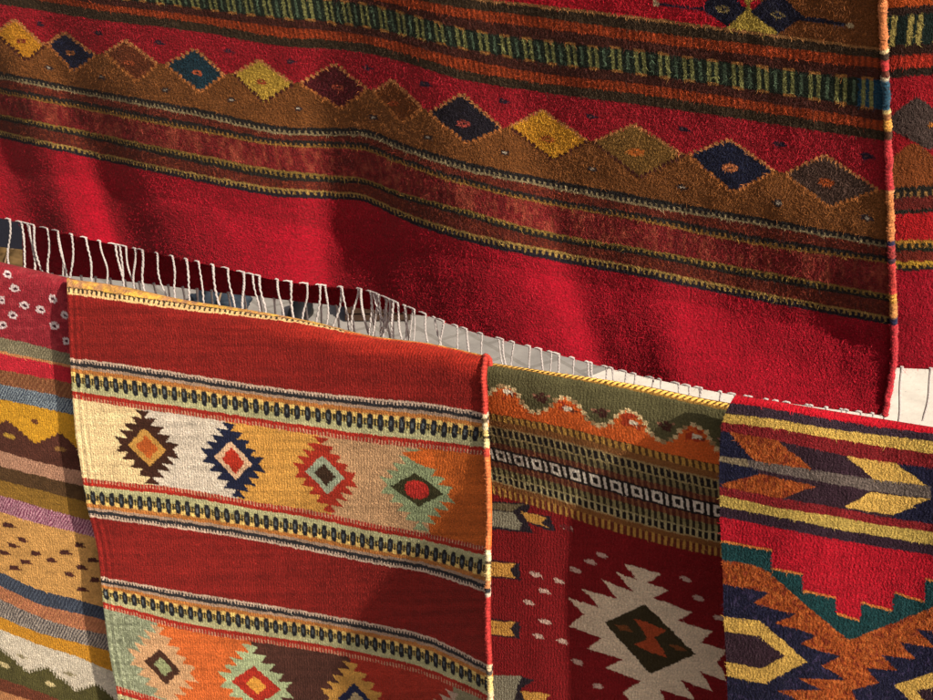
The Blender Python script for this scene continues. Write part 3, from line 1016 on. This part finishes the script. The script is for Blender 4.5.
# ================================================================== kilim with serrated stars
K2 = [70, 120, 180, 250, 310, 370, 430, 490]
L2 = [
    [279, 286, 299, 310, 321, 335.5, 343.5, 356.5],
    [287, 294, 303, 312.5, 322.3, 336.2, 344.2, 357.2],
    [294.5, 301, 309.5, 317, 325, 337.5, 345, 358],
    [358, 364, 373, 384, 392, 398, 403.5, 414],
    [398, 406, 414.5, 425, 434, 443, 449, 456],
    [476, 482, 488, 501, 510, 523, 534, 548],
    [514, 521, 529, 539.5, 551, 563, 574, 594],
    [571, 580, 591, 602, 612, 623, 637, 666],
    [602, 612, 629, 641, 650, 661.5, 677, 703],
    [676, 687, 704, 718, 728, 740, 756, 782],
    [716, 727, 744, 758, 768, 780, 796, 822],
    [800, 811, 828, 842, 852, 864, 880, 906],
]
E2L = (np.array([67., 69.6, 73, 76, 82.5, 85.7, 97.5, 103, 110, 116.5, 124, 133]), np.array([285., 350, 403.6, 436, 478.6, 500, 550, 603.6, 657, 690, 740, 800]))
E2R = (np.array([489., 485, 486, 488, 490, 489.5, 489, 491, 492, 492]), np.array([340., 375, 400, 453, 507, 550, 625, 678, 720, 900]))


def d_kilim(X, Y, S, V):
    u = (X - 235) / 250.0
    amp = 0.28 + 0.77 * sm(360, 640, Y)
    d = np.where(u > 0, 0.155 * np.abs(u) ** 2.2, 0.036 * u * u) * amp
    # thick warps along the left edge
    k = sm(26, 2, X - curve_eval(E2L[1], E2L[0], Y.ravel()).reshape(Y.shape))
    d = d + 0.0006 * k * np.sin((X - curve_eval(E2L[1], E2L[0], Y.ravel()).reshape(Y.shape)) * 2 * np.pi / 6.5)
    return d


def motif_band(rug, a_, flip):
    """black combed line, tan and orange lines, row of black hooks on yellow, pale green, red combed line"""
    m = rug.band(a_, a_ + 1)
    t_ = rug.t(a_, a_ + 1)
    t_ = 1 - t_ if flip else t_
    x3 = rug.Xw
    P = rug.paint
    q = np.mod(x3 / 0.0068, 1); q2 = np.mod(x3 / 0.0205 + 0.3 * a_, 1)
    P(m, (196, 190, 148))
    P(m & (t_ < 0.18), (46, 46, 50))
    P(m & (t_ < 0.10) & (q < 0.5), (206, 180, 160)); P(m & (t_ < 0.045), (212, 186, 164))
    P(m & (t_ >= 0.18) & (t_ < 0.25), (176, 148, 126))
    P(m & (t_ >= 0.25) & (t_ < 0.37), (190, 122, 62))
    row = m & (t_ >= 0.34) & (t_ < 0.70)
    P(row, (184, 136, 74))
    P(row & (t_ > 0.45), (104, 92, 54)); P(row & (t_ > 0.58), (186, 182, 132))
    gap = np.abs(np.mod(q2 + .5, 1) - 0.5)
    P(row & (gap < 0.24) & (t_ > 0.35) & (t_ < 0.46), (238, 202, 120))
    P(row & (gap < 0.10) & (t_ >= 0.44) & (t_ < 0.60), (44, 44, 34))
    P(row & (gap > 0.10) & (gap < 0.17) & (t_ >= 0.48) & (t_ < 0.60), (206, 176, 100))
    jag = 0.05 * vnoise(rug.X / 2.0, rug.Y / 2.0, 31)
    ring = (np.abs(q2 - 0.5) / 0.29) ** 3 + (np.abs(t_ - 0.53) / 0.175) ** 3 + jag * 4
    P(row & (ring < 1), (34, 36, 42))
    P(row & (np.abs(q2 - 0.47) < 0.09) & (np.abs(t_ - 0.52) < 0.06), (96, 104, 106))
    P(m & (t_ >= 0.70) & (t_ < 0.81), (190, 186, 140))
    P(m & (t_ >= 0.81), (172, 46, 34))
    P(m & (t_ >= 0.90) & (q < 0.42), (206, 150, 120))


def make_kilim():
    rug = Rug(K2, L2, E2L, E2R, 0.0, d_kilim, step=0.8, fold_r=0.024, nub=0.00028, seed=61)
    root = empty("hanging_rug", "red and cream flatwoven rug with a row of small serrated stars on a cream band", "rug", on_wall(280, 500, 0.0))
    B, paint = rug.band, rug.paint
    x, y, Xw = rug.x, rug.y, rug.Xw
    RED = (138, 33, 29)
    # fold: tan ends, black oversewing, then red
    n_ = vnoise(rug.X / 5, rug.Y / 3, 8)
    paint(B(0, 1), (214, 160, 88))
    paint(B(0, 1) & (n_ > 0.25), (236, 186, 84)); paint(B(0, 1) & (n_ < -0.4), (190, 140, 96))
    m = B(1, 2)
    t_ = rug.t(1, 2)
    paint(m, (238, 196, 136))
    st = np.mod((Xw - 0.004 * t_) / 0.0098, 1)
    fade = x < 345
    paint(m & fade & (t_ > 0.06) & (t_ < 0.72) & (st < 0.42), (48, 44, 34)); paint(m & fade & (t_ < 0.14), (58, 48, 34))
    paint(m & ~fade, (224, 96, 50))
    paint(B(2, 3), RED)
    tt = rug.t(2, 3)
    f = (1 - sm(0.0, 0.5, tt)) * sm(180, 420, rug.X)  # orange-red towards the fold: dye, and partly light painted in
    mm = B(2, 3)
    rug.col[mm] = rug.col[mm] * (1 - 0.55 * f[mm])[:, None] + lin((204, 56, 36)) * (0.55 * f[mm])[:, None]
    motif_band(rug, 3, False)
    # star row one: grounds
    T = rug.t(4, 5)
    z = B(4, 5)
    lean = (T - 0.5) * 12
    for x0, c in ((-99, (240, 212, 160)), (147, (220, 207, 188)), (232, (212, 156, 76)), (325, (202, 160, 118)), (424, (206, 104, 42))):
        paint(z & (x > x0 + lean), c)
    for xc, wp, c, c1, w1, h1, c2, w2, h2 in (
            (147, 31, (66, 38, 28), (202, 152, 76), 19, 19, (192, 96, 42), 9, 10),
            (233, 31, (28, 34, 60), (216, 178, 142), 19, 19, (178, 50, 32), 9, 11),
            (325, 31, (172, 52, 36), (160, 170, 144), 20, 19, (60, 42, 30), 9, 9)):
        a_, b_ = stepped_star(rug, xc, 4, 5, 0.5, wp, 36.5, 5, c, 0, 0.14)
        paint(z & diamond_mask(a_, b_, w1, h1), c1)
        paint(z & diamond_mask(a_, b_, w2 * 1.25, h2 * 1.2), c2)
        paint(z & (np.abs(a_) < w2 * .62) & (np.abs(b_) < h2 * .62), c2)
    a_, b_ = stepped_star(rug, 417, 4, 5, 0.5, 36, 40, 5, (154, 168, 126), 0, 0.1)
    paint(z & diamond_mask(a_, b_, 27, 17), (62, 60, 36)); paint(z & ((a_ / 12.5) ** 2 + (b_ / 9.5) ** 2 < 1), (204, 54, 46))
    rug.poly([(402, 452), (432, 450), (436, 470), (416, 463)], (226, 112, 46), z)
    # edge colours carried over the border
    motif_band(rug, 5, True)
    paint(B(6, 7), RED)
    motif_band(rug, 7, False)
    z = B(8, 9)
    T = rug.t(8, 9); lean = (T - 0.5) * 14
    for x0, c in ((-99, (142, 150, 122)), (164, (222, 112, 54)), (257, (84, 50, 42)), (357, (172, 52, 38)), (460, (150, 142, 110))):
        paint(z & (x > x0 + lean), c)
    grn = z & (x < 160) & (vnoise(rug.X / 2.2, rug.Y / 2.2, 77) > 0.3)
    paint(grn, (170, 178, 148))
    for xc, wp, c, c1, w1, h1, c2, w2, h2 in (
            (163, 33, (214, 168, 124), (74, 46, 34), 18, 17, (160, 168, 122), 9, 9),
            (256, 36, (184, 198, 152), (188, 54, 38), 25, 19, (236, 166, 70), 10, 9),
            (357, 34, (212, 158, 78), (36, 44, 78), 20, 19, (206, 184, 140), 11, 11),
            (458, 33, (200, 172, 150), (72, 72, 44), 20, 17, (190, 60, 40), 8, 8)):
        a_, b_ = stepped_star(rug, xc, 8, 9, 0.56, wp, 39, 5, c, 0, 0.16)
        paint(z & diamond_mask(a_, b_, w1, h1), c1); paint(z & diamond_mask(a_, b_, w2, h2), c2)
    motif_band(rug, 9, True)
    paint(B(10, 11), RED)
    rug.finish(root, M_FLAT, "woven_panel", fibres=16000, flen=(0.002, 0.006), fwid=0.00018, lift=0.35, var=0.14, streak=0.17, fcol=1.2, dye=0.97)
    rug.selvedge(root, M_FLAT, 0.0036, bright=1.1, overrides=[
        (300, 413, (214, 52, 34)), (413, 418, (236, 210, 170)), (418, 422, (120, 100, 70)), (422, 430, (226, 206, 160)), (430, 436, (240, 206, 120)), (436, 439, (70, 56, 40)),
        (439, 447, (246, 220, 150)), (447, 456, (206, 60, 36)), (456, 550, (232, 122, 48)), (550, 560, (246, 228, 180)), (560, 563, (90, 70, 50)),
        (563, 580, (240, 206, 130)), (580, 588, (236, 150, 84)), (588, 592, (50, 50, 56)), (592, 596, (230, 214, 190)), (596, 663, (206, 40, 36)), (663, 670, (236, 206, 160)),
        (670, 674, (90, 80, 76)), (674, 690, (244, 214, 130)), (690, 720, (240, 220, 170)), (720, 900, (206, 100, 50))])


make_kilim()

# ================================================================== striped rug at the far left
K1 = [0, 40, 75, 105]
L1 = [
    [262, 271, 279.5, 287], [337, 346, 355, 362], [352, 360, 367, 374], [369.5, 377, 384, 391], [384, 392, 399.5, 407],
    [399, 407.5, 415, 423], [451, 462, 470, 477], [466, 476, 484, 491], [480, 490, 499, 507], [495, 507, 516.5, 524],
    [512, 524, 532, 540], [572, 590, 599, 607], [586, 604, 613, 620], [599, 617, 628, 634], [617, 633, 642, 650],
    [629, 645, 656, 668], [678, 692, 706, 717], [690, 704, 719, 731], [790, 804, 820, 832]]


def make_striped():
    rug = Rug(K1, L1, (np.array([-120., -120]), np.array([200., 800])), (np.array([150., 165]), np.array([250., 800])), 0.030,
              lambda X, Y, S, V: 0.012 * np.cos((X - 10) / 60.0) * sm(280, 500, Y), step=0.8, fold_r=0.02, nub=0.0003, seed=81)
    root = empty("hanging_rug", "many-striped rug at far left, white rings on plum above mustard and tan bands", "rug", on_wall(30, 500, 0.03))
    B, paint = rug.band, rug.paint
    x, y, Xw = rug.x, rug.y, rug.Xw

    def twill(m, c1, c2, per=0.006, sl=0.55):
        q = np.mod((Xw + sl * rug.Y * 0.0015 * 2) / per + 0.35 * vnoise(rug.X / 6, rug.Y / 6, 3), 1)
        paint(m, c1); paint(m & (q < 0.5), c2)
    paint(B(0, 1), (150, 40, 52))
    mot = vnoise(rug.X / 6, rug.Y / 4, 19)
    paint(B(0, 1) & (mot > 0.35), (164, 52, 62))
    for X0, Y0 in [(8, 274), (14.5, 288), (2, 300), (24.5, 305.5), (40.6, 309.6), (53, 299), (13, 315), (2, 325), (54, 325.6), (66, 341), (65, 315),
                   (82, 330), (95, 345), (-14, 290), (-22, 312), (-40, 300), (-34, 330), (90, 318), (34, 331)]:
        if (X0, Y0) == (34, 331):
            continue
        rug.blob(X0, Y0, 4.9, 3.6, (226, 206, 206), 0.25); rug.blob(X0 + .3, Y0 + .3, 2.0, 1.5, (70, 26, 42), 0.25)
    twill(B(1, 2), (112, 106, 84), (150, 140, 112), 0.007)
    paint(B(2, 3), (196, 40, 56))
    t2 = rug.t(2, 3)
    paint((t2 > -.06) & (t2 < 0.08), (206, 140, 90))
    twill(B(3, 4), (128, 78, 52), (150, 100, 66), 0.011)
    twill(B(4, 5), (52, 64, 86), (150, 164, 172), 0.0065)
    z = B(5, 6)
    paint(z, (214, 158, 44))
    bx = [-60, -30, 8, 35, 60, 90, 118, 150]; by = [400 + 26, 432, 419, 442.5, 431, 458, 448, 475]
    bb = np.interp(x, bx, by)
    sc = 2.2 * np.abs(np.mod(Xw / 0.012, 1) - 0.5) * 2
    paint(z & (y > bb + sc), (88, 50, 40))
    rug.blob(10, 436, 6, 2, (190, 150, 60), .2); rug.blob(60, 449, 6, 2, (150, 110, 60), .2); rug.blob(35, 422, 5, 2, (110, 66, 40), .2); rug.blob(-30, 440, 5, 2, (190, 150, 60), .2)
    twill(B(6, 7), (196, 150, 122), (176, 130, 106), 0.008)
    paint(B(7, 8), (86, 62, 38))
    paint(B(8, 9), (144, 108, 44))
    twill(B(9, 10), (120, 54, 86), (200, 150, 164), 0.0075)
    paint(B(10, 11), (206, 156, 90))
    for X0, Y0 in [(8.5, 525), (22, 539.6), (12, 545), (3.5, 552.6), (35, 553), (51, 560), (26, 562), (14, 568), (65, 552.6), (79, 544.7), (80.6, 567), (92.6, 560),
                   (68.6, 574), (82, 589), (95, 580), (106, 572), (110, 590), (-15, 540), (-26, 556), (-10, 560), (-40, 548)]:
        rug.blob(X0, Y0, 5.0, 2.3, (74, 38, 36), 0.12); rug.blob(X0 + 3, Y0 + 1, 4.0, 1.0, (84, 44, 36), 0.2)
    twill(B(11, 12), (48, 56, 74), (78, 88, 104), 0.009)
    twill(B(12, 13), (190, 128, 88), (166, 104, 76), 0.010)
    twill(B(13, 14), (76, 72, 76), (176, 164, 152), 0.008)
    paint(B(14, 15), (204, 144, 44))
    z = B(15, 16)
    paint(z, (214, 204, 184))
    zx = [-80, -40, 0, 28, 47, 76, 97, 130, 160]; zy = [618, 655, 648, 672, 667, 690, 684, 712, 704]
    zz = np.interp(x, zx, zy)
    paint(z & (y > zz + 1.5 * np.sign(np.sin(Xw * 900))), (84, 80, 44))
    for X0, Y0 in [(22, 656), (70, 674)]:
        rug.blob(X0, Y0, 6, 1.8, (150, 140, 110), .3)
    for X0, Y0 in [(4, 665), (50, 684)]:
        rug.blob(X0, Y0, 6, 2.2, (206, 190, 140), .35)
    paint(B(16, 17), (110, 58, 40))
    paint(B(17, 18), (196, 136, 90))
    rug.finish(root, M_FLAT, "woven_panel", fibres=9000, flen=(0.002, 0.007), fwid=0.00019, lift=0.4, var=0.14, streak=0.06, dye=0.9)


make_striped()

# ================================================================== scalloped rug with the white star
K3 = [490, 550, 600, 650, 700, 730]
L3 = [
    [362.5, 371.5, 378.8, 387, 397.6, 403],
    [365, 375.2, 384, 394, 405, 411],
    [413, 424, 436, 449, 461, 467],
    [493, 511, 527, 541, 553, 559],
    [700, 715, 730, 742, 752, 758],
    [800, 815, 830, 842, 852, 858]]


def d_star(X, Y, S, V):
    top = 365 + (X - 490) * 0.17
    return 0.088 * (1 - sm(0, 150, Y - top)) - 0.01 * sm(0, 30, 30 - (Y - top)) + 0.006 * np.sin((X - 500) / 40)


def make_star():
    rug = Rug(K3, L3, (np.array([462., 462]), np.array([300., 900])), (np.array([752., 752]), np.array([300., 900])), 0.098, d_star,
              step=0.75, fold_r=0.012, nub=0.00026, seed=101)
    root = empty("hanging_rug", "dark red rug with white serrated star and orange scallops on green under yellow cord", "rug", on_wall(610, 560, 0.06))
    B, paint = rug.band, rug.paint
    x, y, Xw = rug.x, rug.y, rug.Xw
    GRN, ORG, CRM = (96, 92, 62), (222, 104, 44), (222, 196, 148)
    paint(B(0, 1), (150, 112, 54))
    T = rug.t(1, 2)
    z = B(1, 2)
    paint(z, GRN)
    ph = (rug.X - 505) / (61 + 0.012 * (rug.X - 505)) * 2 * np.pi
    w = np.cos(ph)
    w = np.sign(w) * np.abs(w) ** 0.8
    bnd = 0.60 - 0.21 * w
    paint(z & (T > bnd), ORG)
    xa = np.linspace(488, 735, 1500)
    wa = np.cos((xa - 505) / (61 + 0.012 * (xa - 505)) * 2 * np.pi)
    wa = np.sign(wa) * np.abs(wa) ** 0.8
    y1a, y2a = curve_eval(np.array(K3, float), np.array(L3[1]), xa), curve_eval(np.array(K3, float), np.array(L3[2]), xa)
    ya = y1a + (y2a - y1a) * (0.60 - 0.21 * wa)
    arc = np.r_[0, np.cumsum(np.hypot(np.diff(xa), np.diff(ya)))]
    for q_ in np.arange(2, arc[-1], 7.0):
        i_ = np.searchsorted(arc, q_)
        rug.blob(xa[i_] + rng.normal(0, .5), ya[i_] + rng.normal(0, .5), 2.3, 2.5, CRM if rng.uniform() < .8 else (170, 140, 100))
    paint(z & (T > bnd + 0.04) & (T < bnd + 0.28) & (np.mod(ph / (2 * np.pi) + .5, 1) > .36) & (np.mod(ph / (2 * np.pi) + .5, 1) < .66) & (vnoise(rug.X / 4, rug.Y / 3, 4) > 0.15), (176, 62, 34))
    for X0, Y0 in [(508, 392), (568, 409), (634, 423), (697, 437)]:
        rug.blob(X0, Y0, 5, 2.6, (236, 222, 196), 0.3)
        rug.blob(X0 + 5, Y0 + 2.5, 4, 1.6, (120, 60, 40), 0.2)
    for X0, Y0 in [(540, 396), (600, 411), (664, 424), (725, 440)]:
        for dx_, dy_ in ((-4, 0), (2, -1), (5, 2), (0, 4), (4, 5)):
            rug.blob(X0 + dx_, Y0 + dy_, 3.2, 2.0, (72, 40, 34), 0.1)
        rug.blob(X0 - 6, Y0 - 1, 2, 1.3, (170, 120, 96)); rug.blob(X0 + 9, Y0, 2, 1.3, (170, 120, 96))
    z = B(2, 3)
    t_ = rug.t(2, 3)
    q = np.mod(Xw / 0.0098, 1)
    qq = np.mod(Xw / 0.0098 + 0.5, 1)
    BRN, TAN, BLK = (128, 84, 46), (176, 152, 104), (32, 28, 30)
    paint(z, BRN)
    rr = lambda a_, b_: z & (t_ >= a_) & (t_ < b_)
    paint(rr(0, .085), (92, 62, 34)); paint(rr(0.005, .085) & (q < .55), (196, 150, 72))
    paint(rr(.085, .16), (140, 92, 50))
    paint(rr(.16, .27), BLK); paint(rr(.16, .26) & (q < .36), (170, 156, 110)); paint(rr(.155, .175), (166, 140, 96))
    paint(rr(.27, .355), (52, 44, 34)); paint(rr(.27, .355) & (q < .5), (142, 130, 88)); paint(rr(.262, .278), (166, 150, 106))
    paint(rr(.355, .42), (96, 46, 36)); paint(rr(.355, .42) & (q < .4), (140, 92, 62))
    paint(rr(.42, .585), BLK)
    kq = np.mod(Xw / 0.0312 + 0.1, 1)
    tk = (t_ - .42) / .165
    WHT = (226, 218, 204)
    sq = (np.abs(kq - 0.36) < 0.26) & (np.abs(tk - .5) < .36)
    hol = (np.abs(kq - 0.36) < 0.12) & (np.abs(tk - .5) < .19)
    bar = (np.abs(kq - 0.84) < 0.07) & (np.abs(tk - .5) < .36)
    paint(rr(.42, .585) & ((sq & ~hol) | bar), WHT)
    paint(rr(.585, .66), (96, 46, 36)); paint(rr(.585, .66) & (q < .4), (140, 92, 62))
    paint(rr(.66, .745), (52, 44, 34)); paint(rr(.66, .745) & (q < .5), (150, 142, 96))
    paint(rr(.745, .84), BLK); paint(rr(.75, .84) & (q < .4), (186, 176, 130)); paint(rr(.74, .755), (176, 164, 120))
    paint(rr(.83, .845), (176, 150, 104))
    paint(rr(.845, .905), (140, 92, 50))
    paint(rr(.905, 1.01), (110, 52, 36)); paint(rr(.90, 1.01) & (q < .48), (196, 148, 72))
    paint((t_ > .995) & (t_ < 1.02) & (q < .5), (190, 140, 70))
    z = B(3, 5)
    paint(z, (132, 24, 30))
    k = lambda pts: rug.poly(pts, None)
    GY, DK, GD = (146, 142, 122), (42, 34, 44), (214, 160, 78)
    rug.poly([(462, 500), (531, 503), (526, 520), (533, 533), (462, 526)], DK, z)
    rug.poly([(462, 502), (524, 504), (512, 511), (462, 507)], (118, 106, 80), z)
    rug.poly([(462, 508), (514, 512), (522, 524), (519, 530), (462, 522)], GY, z)
    rug.poly([(520, 511), (550, 516), (556, 531), (546, 530), (527, 522)], DK, z)
    rug.poly([(521, 511), (547, 517), (541, 522), (549, 528), (527, 521)], GD, z)
    for yy in (562, 620.5):
        rug.poly([(480, yy - 4), (520, yy + 1), (520, yy + 18), (480, yy + 14)], (70, 26, 36), z)
        rug.poly([(508, yy + 1), (520, yy + 2), (520, yy + 17), (508, yy + 16)], DK, z)
        rug.poly([(470, yy - 1), (516, yy + 1.5), (509, yy + 8), (516, yy + 16), (470, yy + 11)], GD, z)
        rug.poly([(470, yy + 4), (508, yy + 7), (470, yy + 6)], (150, 96, 50), z)
    rug.poly([(462, 674), (522, 676), (518, 690), (524, 706), (462, 700)], GY, z)
    rug.poly([(522, 676), (534, 680), (520, 690), (530, 702), (514, 700)], DK, z)
    rug.poly([(521, 691), (551, 694), (544, 700), (552, 708), (527, 704)], GD, z)
    for X0, Y0 in [(535, 574), (529, 602.5), (544, 591), (559, 581), (575, 570), (545, 622), (538.6, 636), (563, 641.5), (577, 662), (598, 686), (685.8, 579), (698.6, 598), (719, 617.5),
                   (601, 555), (591, 562), (567, 528)]:
        rug.blob(X0, Y0, 5.2, 2.2, (206, 176, 162), 0.3)
    rug.blob(567, 528, 6, 2.4, (120, 40, 44), 0.5)
    Z = lambda pts: [(540 + u / 4.665, 550 + v / 4.665) for u, v in pts]
    rug.poly(Z([(388, 62), (568, 110), (500, 150), (605, 190), (525, 220), (708, 290), (640, 330), (805, 380), (745, 430), (870, 465), (830, 520), (870, 610), (745, 565),
                (805, 660), (655, 605), (725, 700), (560, 650), (600, 745), (480, 700), (470, 750), (385, 665), (470, 610), (305, 550), (385, 510), (220, 460), (285, 410), (132, 355), (205, 300),
                (132, 222), (280, 270), (197, 180), (360, 228), (285, 137), (435, 195), (357, 103), (455, 140)]), (236, 216, 188), z)
    rug.poly(Z([(490, 252), (725, 485), (515, 578), (302, 338)]), (62, 54, 34), z)
    OR = (176, 78, 44)
    rug.poly(Z([(440, 320), (500, 335), (585, 375), (535, 410), (595, 500), (520, 480), (440, 440), (500, 415)]), OR, z)
    rug.poly(Z([(340, 345), (400, 352), (435, 382), (380, 375)]), (128, 76, 42), z)
    rug.poly(Z([(600, 440), (650, 445), (690, 472), (640, 468)]), (128, 76, 42), z)
    rug.finish(root, M_FLAT, "woven_panel", fibres=12000, flen=(0.002, 0.006), fwid=0.00018, lift=0.35, var=0.09, streak=0.06, push=0.16, dye=0.8)
    # plied yellow cord finishing the end, along the fold
    n = 900
    xs = np.linspace(488, 731, n)
    ym = (curve_eval(np.array(K3, float), np.array(L3[0]), xs) + curve_eval(np.array(K3, float), np.array(L3[1]), xs)) / 2
    j = np.searchsorted(rug.S[0], 0.5)
    dep = np.array([np.interp(xx, rug.X[6], rug.D[6]) for xx in xs])
    path = on_wall(xs, ym + 0.3, 0.098 - dep - 0.004)
    ang = (path[:, 0] - path[0, 0]) / 0.0175 * 2 * np.pi
    wid = np.interp(xs, [488, 560, 620], [0.0016, 0.0028, 0.0044])
    b = Bag()
    b.tube(path, wid * 0.75, lin((70, 50, 26)), n=8)
    for k_ in range(2):
        aa = ang + k_ * np.pi
        off = np.stack([0 * aa, -np.cos(aa) * wid * 0.62, np.sin(aa) * wid * 0.62], -1)
        b.tube(path + off, wid * 0.52, lin((232, 184, 92)), n=7)
    b.build("end_cord", M_FLAT, root)


make_star()

# ================================================================== rug with arrows and stepped teal zigzag, at the right
K4 = [725, 780, 833, 880, 933]
L4 = [
    [393, 402, 411, 418.5, 427], [402, 410, 419.5, 427, 433.5], [413, 420, 429, 435, 441], [422.5, 429, 438.5, 446, 454], [431, 441, 453, 461, 468],
    [487, 498, 507, 516, 524], [496, 508, 516, 524.5, 531.5], [507, 517, 528, 536, 545], [517.5, 528, 538.5, 547, 555],
    [640, 652, 663, 672, 682], [800, 812, 823, 832, 842]]


def d_arrow(X, Y, S, V):
    return 0.004 * np.sin(X / 30.0) + 0.022 * sm(60, 0, X - 722) * 0 + 0.01 * sm(430, 600, Y)


def make_arrow():
    rug = Rug(K4, L4, (np.array([737., 732, 726, 722, 720, 720, 722.5, 724, 727, 730]), np.array([393., 400, 412, 424, 443, 517, 568, 620, 680, 800])),
              (np.array([1010., 1010]), np.array([350., 860])), -0.028, d_arrow, step=0.75, fold_r=0.0095, nub=0.00036, seed=121)
    root = empty("hanging_rug", "bright rug at far right, yellow and orange arrows over stepped teal and crimson", "rug", on_wall(850, 560, -0.02))
    B, paint = rug.band, rug.paint
    x, y, Xw = rug.x, rug.y, rug.Xw
    NAVY, PLUM, YEL, CRM, MAR, ORG, TEAL = (30, 31, 58), (58, 38, 50), (222, 180, 92), (182, 22, 42), (136, 34, 40), (166, 80, 34), (24, 66, 70)
    paint(B(0, 1), (214, 26, 46)); paint(B(1, 2), (70, 52, 66)); paint(B(2, 3), (226, 188, 96)); paint(B(3, 4), MAR)
    z = B(4, 5)
    paint(z, NAVY)
    paint(z & (x > 758) & (x < 893), PLUM)
    rug.poly([(727, 430), (760, 436), (777, 440), (813, 469), (757, 464)], ORG, z)
    rug.poly([(720, 484), (760, 474), (816, 486), (777, 500), (740, 494)], ORG, z)
    rug.poly([(843, 454), (894.8, 463), (929, 487), (874, 481)], YEL, z)
    rug.poly([(871.6, 492), (930, 499), (893, 515), (843, 507)], YEL, z)
    rug.poly([(815, 468), (843, 453), (876, 481), (850, 479)], PLUM, z)
    # grey stem
    sy = np.interp(x, [715, 735, 761, 813, 869, 930, 1000], [458, 461, 466, 475, 484.5, 492, 503])
    st = np.interp(x, [715, 740, 780, 850, 925, 930], [2.6, 3.5, 4.8, 5.6, 6.4, 6.4])
    paint(z & (np.abs(y - sy) < st) & (x < 931), (112, 100, 94))
    paint(z & (np.abs(y - sy) < st) & (x < 748), (150, 134, 106))
    paint(B(5, 6), MAR); paint(B(6, 7), (196, 168, 88)); paint(B(7, 8), (54, 36, 50))
    z = B(8, 10)
    paint(z, NAVY)
    red_edge = [(700, 538), (722, 541), (771.5, 550), (771.5, 568.6), (803, 574), (803, 590.5), (835, 597.5), (836.5, 613.5), (860, 620.7), (861.5, 602.5), (893, 611), (893.8, 593), (924.5, 601.4),
                (925, 579), (958, 586), (960, 568), (1012, 575)]
    tealv = [(700, 556), (723, 560), (755.5, 565), (769, 572), (803.5, 603), (849, 640), (933, 607), (1012, 576)]
    top = [(1012, 500), (700, 500)]
    # orange limbs with serrated flanks
    left_f = [(700, 580), (723, 584), (770, 592.6), (753, 602.5), (774, 609), (796, 614), (775, 623), (800, 630), (816, 635.7), (800.5, 644), (822, 651), (841, 656), (821, 666), (838, 674),
              (846, 680), (798, 678), (822, 690), (778, 690), (810, 706), (800, 730)]
    right_f = [(870, 730), (852, 690), (879, 683), (866, 668), (898, 670), (881, 655), (916, 659), (899, 642), (936, 648), (917, 629), (956, 634), (940, 615), (1012, 600)]
    rug.poly(tealv + right_f[::-1] + left_f[::-1], ORG, z)
    rug.poly(red_edge + tealv[::-1], TEAL, z)
    rug.poly(red_edge + top, CRM, z)
    for (x0, y0_), (x1, y1_) in zip(red_edge[:-1], red_edge[1:]):
        if abs(x1 - x0) > 10:
            rug.poly([(x0, y0_ - 1.1), (x1, y1_ - 1.1), (x1, y1_ + 1.1), (x0, y0_ + 1.1)], (212, 128, 62), z)
    rug.poly([(700, 614), (733, 617.5), (753, 619.7), (761, 621), (807, 661.5), (765, 683.5), (733, 677), (700, 672)], YEL, z)
    rug.poly([(700, 629), (733, 632.5), (758.7, 635.7), (785, 656), (761, 668.5), (733, 662.5), (700, 658)], PLUM, z)
    rug.poly([(894, 685), (936, 671), (1000, 664), (1000, 740), (950, 740)], YEL, z)
    rug.poly([(915, 690), (940, 686), (1000, 680), (1000, 735), (950, 730)], PLUM, z)
    mot = vnoise(rug.X / 3.2, rug.Y / 2.6, 55)
    nv = z & (np.abs(rug.col[..., 2] - lin(NAVY)[2]) < 1e-6)
    paint(nv & (mot > 0.45), (52, 46, 78))
    ov = (np.abs(rug.col[..., 0] - lin(ORG)[0]) < 1e-6)
    paint(ov & (mot > 0.4), (190, 102, 48)); paint(ov & (mot < -0.45), (134, 54, 28))
    rug.finish(root, M_FLAT, "woven_panel", fibres=16000, flen=(0.002, 0.006), fwid=0.00022, lift=0.4, var=0.16, streak=0.07, dye=0.75)


make_arrow()
